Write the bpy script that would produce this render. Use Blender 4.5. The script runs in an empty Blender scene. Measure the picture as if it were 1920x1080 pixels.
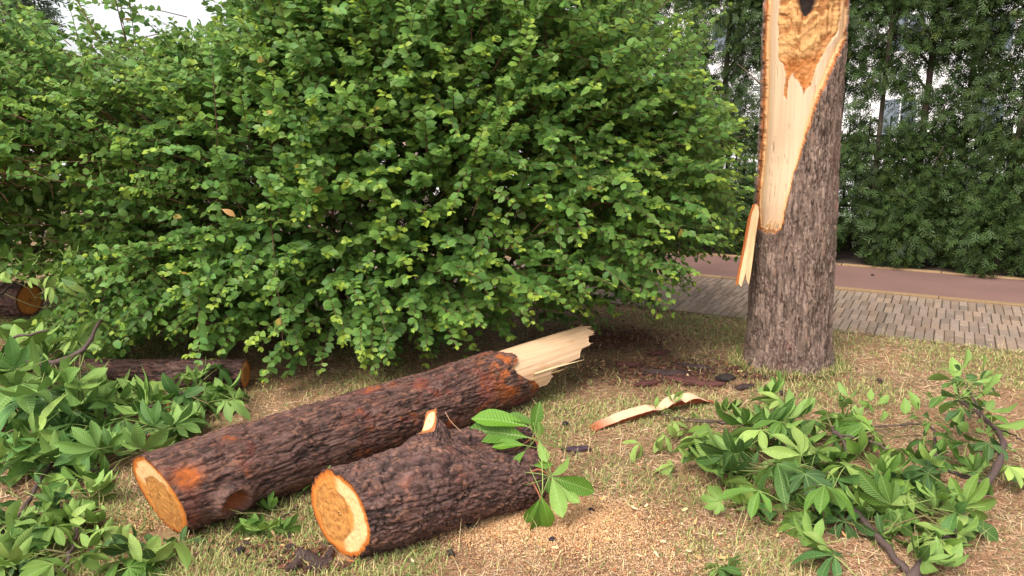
import bpy, math, random
import numpy as np
from mathutils import Vector, Matrix
random.seed(7)
rng = np.random.default_rng(11)
sc = bpy.context.scene
COL = sc.collection

# ------------------------------------------------------------------ camera
F = 1478.0
PITCH = math.atan((540-230)/F)
CAMH = 1.6
cam = bpy.data.objects.new('camera', bpy.data.cameras.new('camera'))
COL.objects.link(cam)
cam.location = (0, 0, CAMH)
cam.rotation_euler = (math.pi/2-PITCH, 0, 0)
cam.data.sensor_width = 36
cam.data.lens = 36*F/1920
cam.data.clip_start = 0.05
cam.data.clip_end = 600
sc.camera = cam
# ------------------------------------------------------------------ light
SUN_EL, SUN_AZ = math.radians(52), math.radians(215)
w = bpy.data.worlds.new('World'); sc.world = w; w.use_nodes = True
nt = w.node_tree
for n in list(nt.nodes): nt.nodes.remove(n)
wo = nt.nodes.new('ShaderNodeOutputWorld'); bg = nt.nodes.new('ShaderNodeBackground')
sky = nt.nodes.new('ShaderNodeTexSky'); sky.sky_type = 'NISHITA'; sky.sun_disc = False
sky.sun_elevation = SUN_EL; sky.sun_rotation = SUN_AZ
sky.air_density = 1.0; sky.dust_density = 3.5; sky.ozone_density = 1.0
hs = nt.nodes.new('ShaderNodeHueSaturation'); hs.inputs['Saturation'].default_value = 0.15
nt.links.new(sky.outputs[0], hs.inputs['Color']); nt.links.new(hs.outputs[0], bg.inputs[0])
bg.inputs[1].default_value = 0.15
nt.links.new(bg.outputs[0], wo.inputs[0])
sd = bpy.data.lights.new('sun', 'SUN'); sd.energy = 1.35; sd.angle = math.radians(24); sd.color = (1, .92, .80)
sun = bpy.data.objects.new('sun', sd); COL.objects.link(sun)
# direction towards the sun: behind the camera, to the left
sdir = Vector((math.sin(SUN_AZ)*math.cos(SUN_EL), math.cos(SUN_AZ)*math.cos(SUN_EL), math.sin(SUN_EL)))
sun.rotation_euler = sdir.to_track_quat('Z', 'Y').to_euler()
sun.location = (0, 0, 12)
sc.view_settings.view_transform = 'Standard'; sc.view_settings.look = 'None'
sc.view_settings.gamma = 1; sc.view_settings.use_curve_mapping = False
sc.view_settings.exposure = 1.14

# ------------------------------------------------------------------ helpers
CP, SP = math.cos(PITCH), math.sin(PITCH)
def ray(x, y):
    u = (x-960)/F; v = (540-y)/F
    return np.array([u, CP+v*SP, -SP+v*CP])
def G(x, y, z=0.0):          # ground-plan point at height z
    d = ray(x, y); t = (z-CAMH)/d[2]
    return np.array([d[0]*t, d[1]*t, z])
def P(x, y, Y):              # point at distance Y
    d = ray(x, y); t = Y/d[1]
    return np.array([d[0]*t, Y, CAMH+d[2]*t])
def proj(p):
    p = np.asarray(p); z = p[:, 2]-CAMH
    dep = p[:, 1]*CP - z*SP; v = p[:, 1]*SP + z*CP
    return 960+F*p[:, 0]/dep, 540-F*v/dep, dep
def unit(v): return v/(np.linalg.norm(v, axis=-1, keepdims=True)+1e-9)
def ss(x, a, b):
    t = np.clip((x-a)/(b-a), 0, 1); return t*t*(3-2*t)
def hsh(i, j, k, s):
    h = (i.astype(np.int64)*374761393 + j.astype(np.int64)*668265263 + k.astype(np.int64)*2147483647 + s*1274126177) & 0xffffffff
    h = ((h ^ (h >> 13))*1274126177) & 0xffffffff
    h = ((h ^ (h >> 16))*2246822519) & 0xffffffff
    h = h ^ (h >> 15)
    return h/4294967295.0
def vn(p, s=0):              # value noise 3d, 0..1
    b = np.floor(p).astype(np.int64); f = p-b; f = f*f*(3-2*f); r = 0
    for dx in (0, 1):
        for dy in (0, 1):
            for dz in (0, 1):
                wgt = (f[:, 0] if dx else 1-f[:, 0])*(f[:, 1] if dy else 1-f[:, 1])*(f[:, 2] if dz else 1-f[:, 2])
                r = r+wgt*hsh(b[:, 0]+dx, b[:, 1]+dy, b[:, 2]+dz, s)
    return r
def fbm(p, s=0, o=3):
    r = 0; a = .5; t = 0
    for k in range(o): r = r+a*vn(p*2**k, s+k*7); t += a; a *= .5
    return r/t
def voro(p, s=0):
    b = np.floor(p).astype(np.int64); n = len(p)
    d1 = np.full(n, 9.); d2 = np.full(n, 9.); c = np.zeros((n, 3)); rr = np.zeros(n)
    for dx in (-1, 0, 1):
        for dy in (-1, 0, 1):
            for dz in (-1, 0, 1):
                i, j, k = b[:, 0]+dx, b[:, 1]+dy, b[:, 2]+dz
                q = np.stack([i+hsh(i, j, k, s+1), j+hsh(i, j, k, s+2), k+hsh(i, j, k, s+3)], 1)
                d = ((q-p)**2).sum(1); m = d < d1
                d2 = np.where(m, d1, np.minimum(d2, d)); d1 = np.where(m, d, d1)
                c[m] = q[m]; rr[m] = hsh(i, j, k, s+4)[m]
    return np.sqrt(d1), np.sqrt(d2), c, rr
def mesh_np(name, V, faces, col=None, luv=None, smooth=True, mats=None, mi=None):
    me = bpy.data.meshes.new(name); V = np.asarray(V, np.float32)
    faces = [np.asarray(f, np.int32) for f in faces if len(f)]
    me.vertices.add(len(V)); me.vertices.foreach_set('co', V.ravel())
    li = np.concatenate([f.ravel() for f in faces])
    sz = np.concatenate([np.full(len(f), f.shape[1], np.int32) for f in faces])
    st = np.concatenate([[0], np.cumsum(sz)[:-1]]).astype(np.int32)
    me.loops.add(len(li)); me.loops.foreach_set('vertex_index', li)
    me.polygons.add(len(sz)); me.polygons.foreach_set('loop_start', st)
    me.update(calc_edges=True)
    me.polygons.foreach_set('use_smooth', np.full(len(sz), smooth))
    if col is not None:
        c = np.ones((len(V), 4), np.float32); c[:, :3] = col
        a = me.attributes.new('Col', 'FLOAT_COLOR', 'POINT'); a.data.foreach_set('color', c.ravel())
    if luv is not None:
        a = me.attributes.new('luv', 'FLOAT_VECTOR', 'POINT'); a.data.foreach_set('vector', np.asarray(luv, np.float32).ravel())
    return me
def obj(name, me, m=None, parent=None, loc=(0, 0, 0)):
    o = bpy.data.objects.new(name, me); COL.objects.link(o)
    if m is not None and me is not None and not me.materials: me.materials.append(m)
    o.parent = parent; o.location = loc
    return o
def tag(o, label=None, cat=None, group=None, kind=None):
    if label: o['label'] = label
    if cat: o['category'] = cat
    if group: o['group'] = group
    if kind: o['kind'] = kind
    return o
def empty(name, loc, label, cat, group=None):
    o = bpy.data.objects.new(name, None); COL.objects.link(o); o.location = tuple(loc); o.empty_display_size = .1
    return tag(o, label, cat, group)
def frames(T, N):
    T = unit(T); S = unit(np.cross(N, T)); N = np.cross(T, S)
    return np.stack([T, S, N], 2)      # columns
def inst(tv, tf, Fm, pos, sc_):        # merge many copies of a template
    M = len(pos); k = len(tv)
    V = np.einsum('mij,kj->mki', Fm, tv)*np.asarray(sc_)[:, None, None]+pos[:, None, :]
    fs = [(f[None]+(np.arange(M)*k)[:, None, None]).reshape(-1, f.shape[1]) for f in tf]
    return V.reshape(-1, 3), fs
def tube(pts, rad, n=6, cap=True):
    pts = np.asarray(pts, float); m = len(pts); rad = np.broadcast_to(rad, m)
    tg = unit(np.gradient(pts, axis=0))
    ref = np.array([0, 0, 1.]) if abs(tg[0, 2]) < .9 else np.array([1., 0, 0])
    V = []; 
    for i in range(m):
        a = unit(np.cross(tg[i], ref)); b = np.cross(tg[i], a)
        if i == 0: ref0 = a
        th = np.arange(n)*2*math.pi/n
        V.append(pts[i]+rad[i]*(np.cos(th)[:, None]*a+np.sin(th)[:, None]*b))
    V = np.concatenate(V)
    q = [[i*n+j, i*n+(j+1) % n, (i+1)*n+(j+1) % n, (i+1)*n+j] for i in range(m-1) for j in range(n)]
    fs = [np.array(q)]
    if cap: fs.append(np.array([list(range(n))[::-1], [(m-1)*n+j for j in range(n)]]))
    return V, fs
class Acc:                             # collects geometry for one mesh
    def __init__(s): s.V = []; s.F = {}; s.C = []; s.U = []; s.n = 0
    def add(s, V, fs, col=(1, 1, 1), luv=None):
        V = np.asarray(V); 
        for f in fs:
            f = np.asarray(f)
            if len(f): s.F.setdefault(f.shape[1], []).append(f+s.n)
        s.V.append(V); s.C.append(np.broadcast_to(np.asarray(col, float), (len(V), 3)))
        s.U.append(np.zeros((len(V), 3)) if luv is None else luv); s.n += len(V)
    def mesh(s, name, smooth=True):
        return mesh_np(name, np.concatenate(s.V), [np.concatenate(f) for f in s.F.values()], np.concatenate(s.C), np.concatenate(s.U), smooth)
def curve(pts, n=16):                  # Catmull-Rom through the points
    p = np.asarray(pts, float); p = np.vstack([2*p[0]-p[1], p, 2*p[-1]-p[-2]]); out = []
    m = len(p)-3
    for t in np.linspace(0, m-1e-6, n):
        i = int(t); f = t-i; a, b, c, d = p[i:i+4]
        out.append(.5*((2*b)+(-a+c)*f+(2*a-5*b+4*c-d)*f*f+(-a+3*b-3*c+d)*f**3))
    return np.array(out)
def inpoly(x, y, poly):
    r = np.zeros(len(x), bool); n = len(poly); j = n-1
    for i in range(n):
        xi, yi = poly[i]; xj, yj = poly[j]
        m = ((yi > y) != (yj > y)) & (x < (xj-xi)*(y-yi)/((yj-yi)+1e-12)+xi); r ^= m; j = i
    return r

# ------------------------------------------------------------------ materials
def newmat(name):
    m = bpy.data.materials.new(name); m.use_nodes = True; t = m.node_tree
    b = t.nodes['Principled BSDF']; return m, t, b
def attr(t, n):
    a = t.nodes.new('ShaderNodeAttribute'); a.attribute_name = n; return a
def noise(t, scale, vec=None, det=4, rough=.6):
    n = t.nodes.new('ShaderNodeTexNoise'); n.inputs['Scale'].default_value = scale
    n.inputs['Detail'].default_value = det; n.inputs['Roughness'].default_value = rough
    if vec is not None: t.links.new(vec, n.inputs['Vector'])
    return n.outputs['Fac']
def mapr(t, v, a, b, c, d):
    m = t.nodes.new('ShaderNodeMapRange'); t.links.new(v, m.inputs[0])
    for i, x in enumerate((a, b, c, d)): m.inputs[i+1].default_value = x
    return m.outputs[0]
def mul(t, col, fac):                  # colour * scalar
    m = t.nodes.new('ShaderNodeVectorMath'); m.operation = 'SCALE'
    t.links.new(col, m.inputs[0]); t.links.new(fac, m.inputs['Scale']); return m.outputs[0]
def mixc(t, f, a, b):
    m = t.nodes.new('ShaderNodeMix'); m.data_type = 'RGBA'
    for s, v in ((m.inputs[0], f), (m.inputs[6], a), (m.inputs[7], b)):
        if isinstance(v, (int, float)): s.default_value = v
        elif isinstance(v, tuple): s.default_value = (*v, 1)
        else: t.links.new(v, s)
    return m.outputs[2]
def bump(t, b, h, st, dist=.01):
    n = t.nodes.new('ShaderNodeBump'); n.inputs['Strength'].default_value = st; n.inputs['Distance'].default_value = dist
    t.links.new(h, n.inputs['Height']); t.links.new(n.outputs[0], b.inputs['Normal'])
def tc(t): return t.nodes.new('ShaderNodeTexCoord').outputs['Object']
def stretch(t, vec, s):
    m = t.nodes.new('ShaderNodeMapping'); m.inputs['Scale'].default_value = s; t.links.new(vec, m.inputs[0]); return m.outputs[0]

def m_leaf(name, back, veins=False, trans=.3, rough=.45, hue=.12):
    m, t, b = newmat(name); c = attr(t, 'Col').outputs['Color']
    oi = t.nodes.new('ShaderNodeObjectInfo').outputs['Random']
    c = mul(t, c, mapr(t, oi, 0, 1, 1-hue, 1+hue))
    c = mul(t, c, mapr(t, noise(t, 40, tc(t), 3), .3, .7, .85, 1.15))
    g = t.nodes.new('ShaderNodeNewGeometry').outputs['Backfacing']
    bf = t.nodes.new('ShaderNodeMath'); bf.operation = 'MULTIPLY'; t.links.new(g, bf.inputs[0]); bf.inputs[1].default_value = .75
    c = mixc(t, bf.outputs[0], c, back)
    if veins:
        s = t.nodes.new('ShaderNodeSeparateXYZ'); t.links.new(attr(t, 'luv').outputs['Vector'], s.inputs[0])
        ab = t.nodes.new('ShaderNodeMath'); ab.operation = 'ABSOLUTE'; t.links.new(s.outputs[1], ab.inputs[0])
        mid = mapr(t, ab.outputs[0], 0, .09, .55, 0)
        k = t.nodes.new('ShaderNodeMath'); k.operation = 'MULTIPLY_ADD'; t.links.new(ab.outputs[0], k.inputs[0]); k.inputs[1].default_value = -.13; t.links.new(s.outputs[0], k.inputs[2])
        k2 = t.nodes.new('ShaderNodeMath'); k2.operation = 'MULTIPLY'; t.links.new(k.outputs[0], k2.inputs[0]); k2.inputs[1].default_value = 105
        si = t.nodes.new('ShaderNodeMath'); si.operation = 'SINE'; t.links.new(k2.outputs[0], si.inputs[0])
        sv = mapr(t, si.outputs[0], .72, 1, 0, .22)
        mx = t.nodes.new('ShaderNodeMath'); mx.operation = 'MAXIMUM'; t.links.new(mid, mx.inputs[0]); t.links.new(sv, mx.inputs[1])
        c = mixc(t, mx.outputs[0], c, (.3, .42, .13))
        bump(t, b, si.outputs[0], .35, .004)
    t.links.new(c, b.inputs['Base Color']); b.inputs['Roughness'].default_value = rough
    b.inputs['Specular IOR Level'].default_value = .3
    tr = t.nodes.new('ShaderNodeBsdfTranslucent'); t.links.new(c, tr.inputs[0])
    mx = t.nodes.new('ShaderNodeMixShader'); mx.inputs[0].default_value = trans
    t.links.new(b.outputs[0], mx.inputs[1]); t.links.new(tr.outputs[0], mx.inputs[2])
    t.links.new(mx.outputs[0], t.nodes['Material Output'].inputs[0])
    return m
def m_attr(name, rough=.7, nscale=60, amp=.25, bst=.3, st=(1, 1, 1), spec=.3, use='obj', bdist=.004):
    m, t, b = newmat(name); c = attr(t, 'Col').outputs['Color']
    v = tc(t) if use == 'obj' else attr(t, 'luv').outputs['Vector']
    n = noise(t, nscale, stretch(t, v, st), 5, .65)
    c = mul(t, c, mapr(t, n, .3, .7, 1-amp, 1+amp))
    t.links.new(c, b.inputs['Base Color']); b.inputs['Roughness'].default_value = rough
    b.inputs['Specular IOR Level'].default_value = spec
    if bst: bump(t, b, n, bst, bdist)
    return m
M_BUSH = m_leaf('shrub_leaf', (.23, .34, .10), trans=.42, rough=.48)
M_CHEST = m_leaf('chestnut_leaf', (.24, .37, .085), True, trans=.18, rough=.5, hue=.25)
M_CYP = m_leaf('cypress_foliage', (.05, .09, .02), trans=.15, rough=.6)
M_FAR = m_leaf('far_foliage', (.05, .08, .03), trans=.15, rough=.6)
M_BARK = m_attr('wet_log_bark', .72, 160, .38, .6, spec=.22)
M_TBARK = m_attr('standing_bark', .85, 150, .35, .6, spec=.25)
M_WOOD = m_attr('fresh_wood', .6, 1, .13, .25, use='luv', st=(3, 150, 150), spec=.3)
M_CUT = m_attr('sawn_wood', .55, 90, .12, .2, spec=.35)
M_TWIG = m_attr('twig_bark', .7, 120, .3, .3)
M_BLADE = m_attr('grass_blade', .75, 30, .12, 0, spec=.2)
M_DUST = m_attr('sawdust', .85, 30, .1, 0, spec=.15)
M_PAVER = m_attr('concrete_paver', .85, 45, .22, .35, spec=.2)
M_PLAIN = m_attr('painted', .6, 8, .08, 0)

# ------------------------------------------------------------------ ground
DV = np.array([.8746, -.4848]); NV = np.array([.4848, .8746])   # along the path / across it
E0, E1, E2, E3 = 6.47, 8.1, 9.6, 10.75                          # paving from, lane from, soil from, wall
def pn(s, n, z=0): return np.array([DV[0]*s+NV[0]*n, DV[1]*s+NV[1]*n, z])
def ground_z(x, y):
    q = np.stack([x*1.3, y*1.3, x*0], 1); h = (fbm(q, 3, 3)-.5)*.035
    n = x*NV[0]+y*NV[1]
    return h*ss(E0-.1-n, 0, .6)
def greenness(x, y):
    q = np.stack([x*1.1, y*1.1, x*0+.5], 1)
    g = fbm(q, 21, 4)
    n = x*NV[0]+y*NV[1]
    g = g+.22*ss(n, 5.4, 6.3)*ss(x, .9, 1.8)
    for (px, py, r, a) in ((480, 980, .42, .28), (700, 1060, .35, .2), (1290, 620, .6, .16), (330, 1000, .3, .15), (1380, 900, .6, -.05), (1040, 1010, .5, -.25), (1150, 640, .6, -.2), (230, 880, .35, -.05)):
        c = G(px, py); g = g+a*np.exp(-(((x-c[0])**2+(y-c[1])**2)/r**2))
    return g
def redness(x, y):
    r = 0*x
    for (px, py, rad, a) in ((1130, 640, .55, .9), (1230, 690, .4, .6), (1100, 700, .35, .5), (1480, 712, .25, .5)):
        c = G(px, py); r = r+a*np.exp(-(((x-c[0])**2+(y-c[1])**2)/rad**2))
    return np.clip(r*(.5+fbm(np.stack([x*6, y*6, x*0], 1), 8, 3)), 0, 1)
# lawn sheet: fine near the camera, one sheet to the horizon
gx = np.concatenate([[-300, -80, -20], np.linspace(-7, 7, 141), [20, 80, 300]])
gy = np.concatenate([[-200, -40, -5], np.linspace(.5, 12, 116), [20, 60, 400]])
X, Y = np.meshgrid(gx, gy); X = X.ravel(); Y = Y.ravel()
Z = ground_z(X, Y); Z = np.where((abs(X) < 7.1) & (Y > .4) & (Y < 12.1), Z, 0)
nn = X*NV[0]+Y*NV[1]; Z = np.where(nn > E0+.02, Z-.03, Z)
nx = len(gx); ny = len(gy)
I = (np.arange(ny-1)[:, None]*nx+np.arange(nx-1)[None]).ravel()
m, t, b = newmat('lawn_soil')
o_ = tc(t)
n1 = noise(t, 1.6, o_, 5); n2 = noise(t, 60, o_, 4, .7); n3 = noise(t, 9, o_, 4)
c = mixc(t, mapr(t, n1, .4, .62, 0, 1), (.25, .145, .07), (.16, .13, .055))
c = mixc(t, mapr(t, n3, .45, .7, 0, .7), c, (.22, .12, .06))
c = mul(t, c, mapr(t, n2, .3, .7, .6, 1.4))
t.links.new(c, b.inputs['Base Color']); b.inputs['Roughness'].default_value = .95; bump(t, b, n2, .8, .01)
g = obj('lawn', mesh_np('lawn', np.stack([X, Y, Z], 1), [np.stack([I, I+1, I+1+nx, I+nx], 1)]), m)
tag(g, 'dry mown lawn under the logs and the broken trunk', kind='structure')

def strip(n0, n1, s0, s1, z, h=0):
    a = Acc(); V = [pn(s, n, zz) for zz in (z, z-.05-h) for s, n in ((s0, n0), (s1, n0), (s1, n1), (s0, n1))]
    a.add(V, [np.array([[0, 1, 2, 3], [0, 4, 5, 1], [1, 5, 6, 2], [2, 6, 7, 3], [3, 7, 4, 0]])])
    return a
def shade_mat(name, c0, c1, sc1=3, sc2=120, rough=.9, bst=.4):
    m, t, b = newmat(name); o_ = tc(t)
    c = mixc(t, mapr(t, noise(t, sc1, o_, 5), .35, .65, 0, 1), c0, c1)
    n2 = noise(t, sc2, o_, 4, .7)
    c = mul(t, c, mapr(t, n2, .3, .7, .75, 1.25)); t.links.new(c, b.inputs['Base Color'])
    b.inputs['Roughness'].default_value = rough; bump(t, b, n2, bst, .004); return m
pb = strip(E0, E1, -14, 9, -.002).mesh('paved_path', False)
path = obj('paved_path', pb, shade_mat('paving_joint_sand', (.11, .085, .055), (.07, .06, .035)))
tag(path, 'paved footpath of small grey pavers beyond the lawn', kind='structure')
lane = obj('cycle_lane', strip(E1+.1, E2-.08, -14, 9, .012).mesh('cycle_lane', False), shade_mat('red_asphalt', (.19, .10, .08), (.155, .082, .066), 1.5, 160))
tag(lane, 'smooth reddish lane between paving and hedge', kind='structure')
# thin kerb stones on both sides of the lane
def box(a, s0, s1, n0, n1, z0, z1, col, bev=.004):
    V = []
    for (ss0, ss1, nn0, nn1, zz) in ((s0, s1, n0, n1, z0), (s0, s1, n0, n1, z1-bev), (s0+bev, s1-bev, n0+bev, n1-bev, z1)):
        V += [pn(ss0, nn0, zz), pn(ss1, nn0, zz), pn(ss1, nn1, zz), pn(ss0, nn1, zz)]
    f = []
    for l in (0, 4):
        for j in range(4): f.append([l+j, l+(j+1) % 4, l+4+(j+1) % 4, l+4+j])
    f.append([8, 9, 10, 11]); a.add(V, [np.array(f)], col)
def piece(name, parent, *args, mat=None, **k):
    a = Acc(); box(a, *args, **k); return obj(name, a.mesh(name, False), mat, parent)
for kn in ((E1+.004, E1+.095), (E2-.075, E2+.015)):
    k = obj('kerb', strip(kn[0], kn[1], -14, 9, -.01).mesh('kerb_bed', False), M_PLAIN)
    tag(k, ('pale orange kerb line between pavers and red lane' if kn[0] < 9 else 'pale orange kerb line at the far side of the red lane by the hedge'), kind='structure')
    for i in range(23):
        s = -14+i; cc = np.array([.29, .185, .10])*(.8+.4*random.random())
        piece('kerb_stone', k, s+.004, s+.996, kn[0], kn[1], -.02, .022+.004*random.random(), cc, mat=M_PAVER)
soil = obj('soil_bed', strip(E2+.02, E3+1.5, -16, 12, .01).mesh('soil_bed', False), shade_mat('dark_soil', (.035, .022, .015), (.06, .035, .02), 4, 90))
tag(soil, 'dark bare soil under the hedge trees', kind='structure')
beyond = obj('pavement', strip(E3+1.5, 60, -60, 60, .005).mesh('pavement', False), shade_mat('pale_pavement', (.5, .48, .46), (.42, .41, .40), .6, 30))
tag(beyond, 'pale pavement beyond the fence', kind='structure')
# pavers: strips in 40 cm tiles
pv = []
tile = .402; nrow = 4
for ti in range(-16, 18):
    for r in range(nrow):
        for h in range(2):
            for k in range(6):
                s0 = ti*tile+k*tile/6+(r % 2)*.034; n0 = E0+.01+r*tile+h*tile/2
                gap = .005
                pv.append((s0+gap/2, s0+tile/6-gap/2-(.004 if k == 5 else 0), n0+gap/2, n0+tile/2-gap/2-(.006 if h == 1 else 0)))
pv = np.array(pv); cen = np.stack([DV[0]*(pv[:, 0]+pv[:, 1])/2+NV[0]*(pv[:, 2]+pv[:, 3])/2, DV[1]*(pv[:, 0]+pv[:, 1])/2+NV[1]*(pv[:, 2]+pv[:, 3])/2, 0*pv[:, 0]], 1)
px, py, dep = proj(cen)
vis = (px > 1130) & (px < 1930) & ~((px > 1410) & (px < 1555)) & (dep > 0)
score = np.where(vis, 1/dep**2, 0); top = set(np.argsort(-score)[:300].tolist())
rest = Acc()
vz = vn(cen*2.2, 4)
for i, q in enumerate(pv):
    l = .75+.45*random.random(); tint = random.random()
    cc = np.array([.225, .17, .133])*l*np.array([1+.08*tint, 1, 1-.1*tint])
    z1 = .012+.002*random.random()+.004*vz[i]
    if i in top: piece('paver', path, *q, -.03, z1, cc, mat=M_PAVER, bev=.004)
    else: box(rest, *q, -.03, z1, cc)
tag(obj('paver', rest.mesh('pavers', False), M_PAVER, path), kind='stuff')

# ------------------------------------------------------------------ low wall, fence, houses behind
wl = obj('low_wall', strip(E3, E3+.2, -14, 12, .42, .4).mesh('low_wall', False), shade_mat('dark_render', (.06, .04, .03), (.09, .06, .045), 2, 60))
tag(wl, 'dark low wall standing under the metal fence behind the hedge', 'wall')
fr = empty('metal_fence', pn(0, E3+.1, .42), 'thin black metal railing seen through gaps in the hedge', 'fence')
fl = np.array(fr.location)
def fbox(name, s0, s1, n0, n1, z0, z1):
    a = Acc(); V = []
    for zz in (z0, z1): V += [pn(s0, n0, zz), pn(s1, n0, zz), pn(s1, n1, zz), pn(s0, n1, zz)]
    a.add(np.array(V)-fl, [np.array([[0, 1, 5, 4], [1, 2, 6, 5], [2, 3, 7, 6], [3, 0, 4, 7], [4, 5, 6, 7], [3, 2, 1, 0]])], (.02, .02, .022))
    return obj(name, a.mesh(name, False), M_PLAIN, fr)
for z in (.55, 1.42): fbox('rail', -5, 8.5, E3+.08, E3+.12, z, z+.035)
s = -5.0; k = 0
while s < 8.5:
    if k % 20 == 0: fbox('post', s, s+.05, E3+.075, E3+.125, .42, 1.75)
    else: fbox('picket', s+.015, s+.033, E3+.09, E3+.11, .46, 1.68)
    s += .115; k += 1
M_HOUSE = shade_mat('render_wall', (.72, .70, .68), (.66, .64, .62), .3, 8, .9, .05)
M_PINK = shade_mat('pink_wall', (.62, .42, .34), (.58, .40, .33), .3, 8, .9, .05)
def house(name, cx, cy, wd, hd, ht, mat, label, nwin, rows):
    r = empty(name, (cx, cy, 0), label, 'building')
    def bx(nm, x0, x1, y0, y1, z0, z1, mt, par, col=(1, 1, 1)):
        a = Acc(); V = [(x, y, z) for z in (z0, z1) for x, y in ((x0, y0), (x1, y0), (x1, y1), (x0, y1))]
        a.add(V, [np.array([[0, 1, 5, 4], [1, 2, 6, 5], [2, 3, 7, 6], [3, 0, 4, 7], [4, 5, 6, 7], [3, 2, 1, 0]])], col)
        return obj(nm, a.mesh(nm, False), mt, par)
    bx('wall', -wd/2, wd/2, -hd/2, hd/2, 0, ht, mat, r)
    bx('roof', -wd/2-.3, wd/2+.3, -hd/2-.3, hd/2+.3, ht+.003, ht+.35, M_PLAIN, r, (.3, .22, .18))
    for j in range(rows):
        for i in range(nwin):
            x = -wd/2+(i+.5)*wd/nwin; z = 1.1+j*3
            wf = bx('window', x-.65, x+.65, -hd/2-.06, -hd/2-.002, z, z+1.4, M_PLAIN, r, (.75, .74, .72))
            for sx in (-.6, .03): bx('pane', x+sx, x+sx+.57, -hd/2-.085, -hd/2-.063, z+.06, z+1.34, M_PLAIN, wf, (.12, .14, .16))
    return r
house('pale_house', 16, 34, 26, 8, 6.2, M_HOUSE, 'white rendered building glimpsed through the hedge on the right', 8, 2)
house('pink_house', -8.3, 42, 7, 8, 12.5, M_PINK, 'pink rendered building glimpsed above the shrub at the top', 3, 4)

# ------------------------------------------------------------------ bark tubes
def bark_h(q, seed, s_small=2.3):
    # q[:,0] runs along the trunk; ragged plates: warped cells whose edges lift, broken by long furrows
    w1 = np.stack([fbm(q*1.1, seed+50, 3), fbm(q*1.1, seed+51, 3), fbm(q*1.1, seed+52, 3)], 1)-.5
    wq = q+w1*1.7
    d1, d2, c, r = voro(wq, seed); e = d2-d1; til = wq-c
    g1 = hsh(r*1e5, r*3e4, r*9e4, 5)-.5; g2 = hsh(r*7e4, r*3e4, r*9e4, 6)-.5
    tl = til[:, 0]*(r-.35)*1.3+til[:, 2]*g1*1.5+til[:, 1]*g2*1.5
    cw = fbm(q*.9, seed+60, 2); crack = (1-ss(e, 0, .05+.22*cw))*ss(cw, .35, .6)
    fur = fbm(q*np.array([.45, 1.5, 1.5]), seed+61, 3); fur = 1-np.abs(2*fur-1)*2.6; fur = ss(fur, .55, 1)
    wf = wq*s_small+w1*1.5
    f1, f2, fc, fr_ = voro(wf, seed+9); tf = wf-fc
    h2 = .7*fr_+.8*tf[:, 0]*(fr_-.4)-.5*(1-ss(f2-f1, 0, .2))
    fine = fbm(q*np.array([3., 6, 6]), seed+63, 3)-.5
    h = .75*r+.8*tl-.75*crack-.85*fur+.5*fine
    return h, h2, r, fr_, 1-np.clip(crack*.8+fur*.7, 0, 1)
def bark_colour(r, fr_, e, p, seed, pal, dark):
    pal = np.array(pal); k = np.clip((r*.6+fr_*.4)*len(pal), 0, len(pal)-1).astype(int)
    c = pal[k]*(.8+.4*fr_)[:, None]
    n = fbm(p*5, seed+70, 3); c = c*(.65+.7*n)[:, None]
    return c*e[:, None]+np.array(dark)*(1-e)[:, None]  # cracks and furrows darkened in colour: inner bark plus painted-in crevice shade
LOGPAL = [(.085, .040, .030), (.115, .056, .042), (.15, .082, .066), (.105, .054, .044), (.18, .085, .056), (.055, .032, .027)]
LOGDARK = (.028, .016, .013)  # crack tint: dark inner bark with crevice shade mixed into the colour
def grid_faces(nu, nv, wrap=True):
    u = np.arange(nu)[:, None]; v = np.arange(nv-1 if not wrap else nv)[None]
    I0 = u[:-1]*nv+v; I1 = u[:-1]*nv+(v+1) % nv
    return np.stack([I0.ravel(), I1.ravel(), (I1+nv).ravel(), (I0+nv).ravel()], 1)
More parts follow.
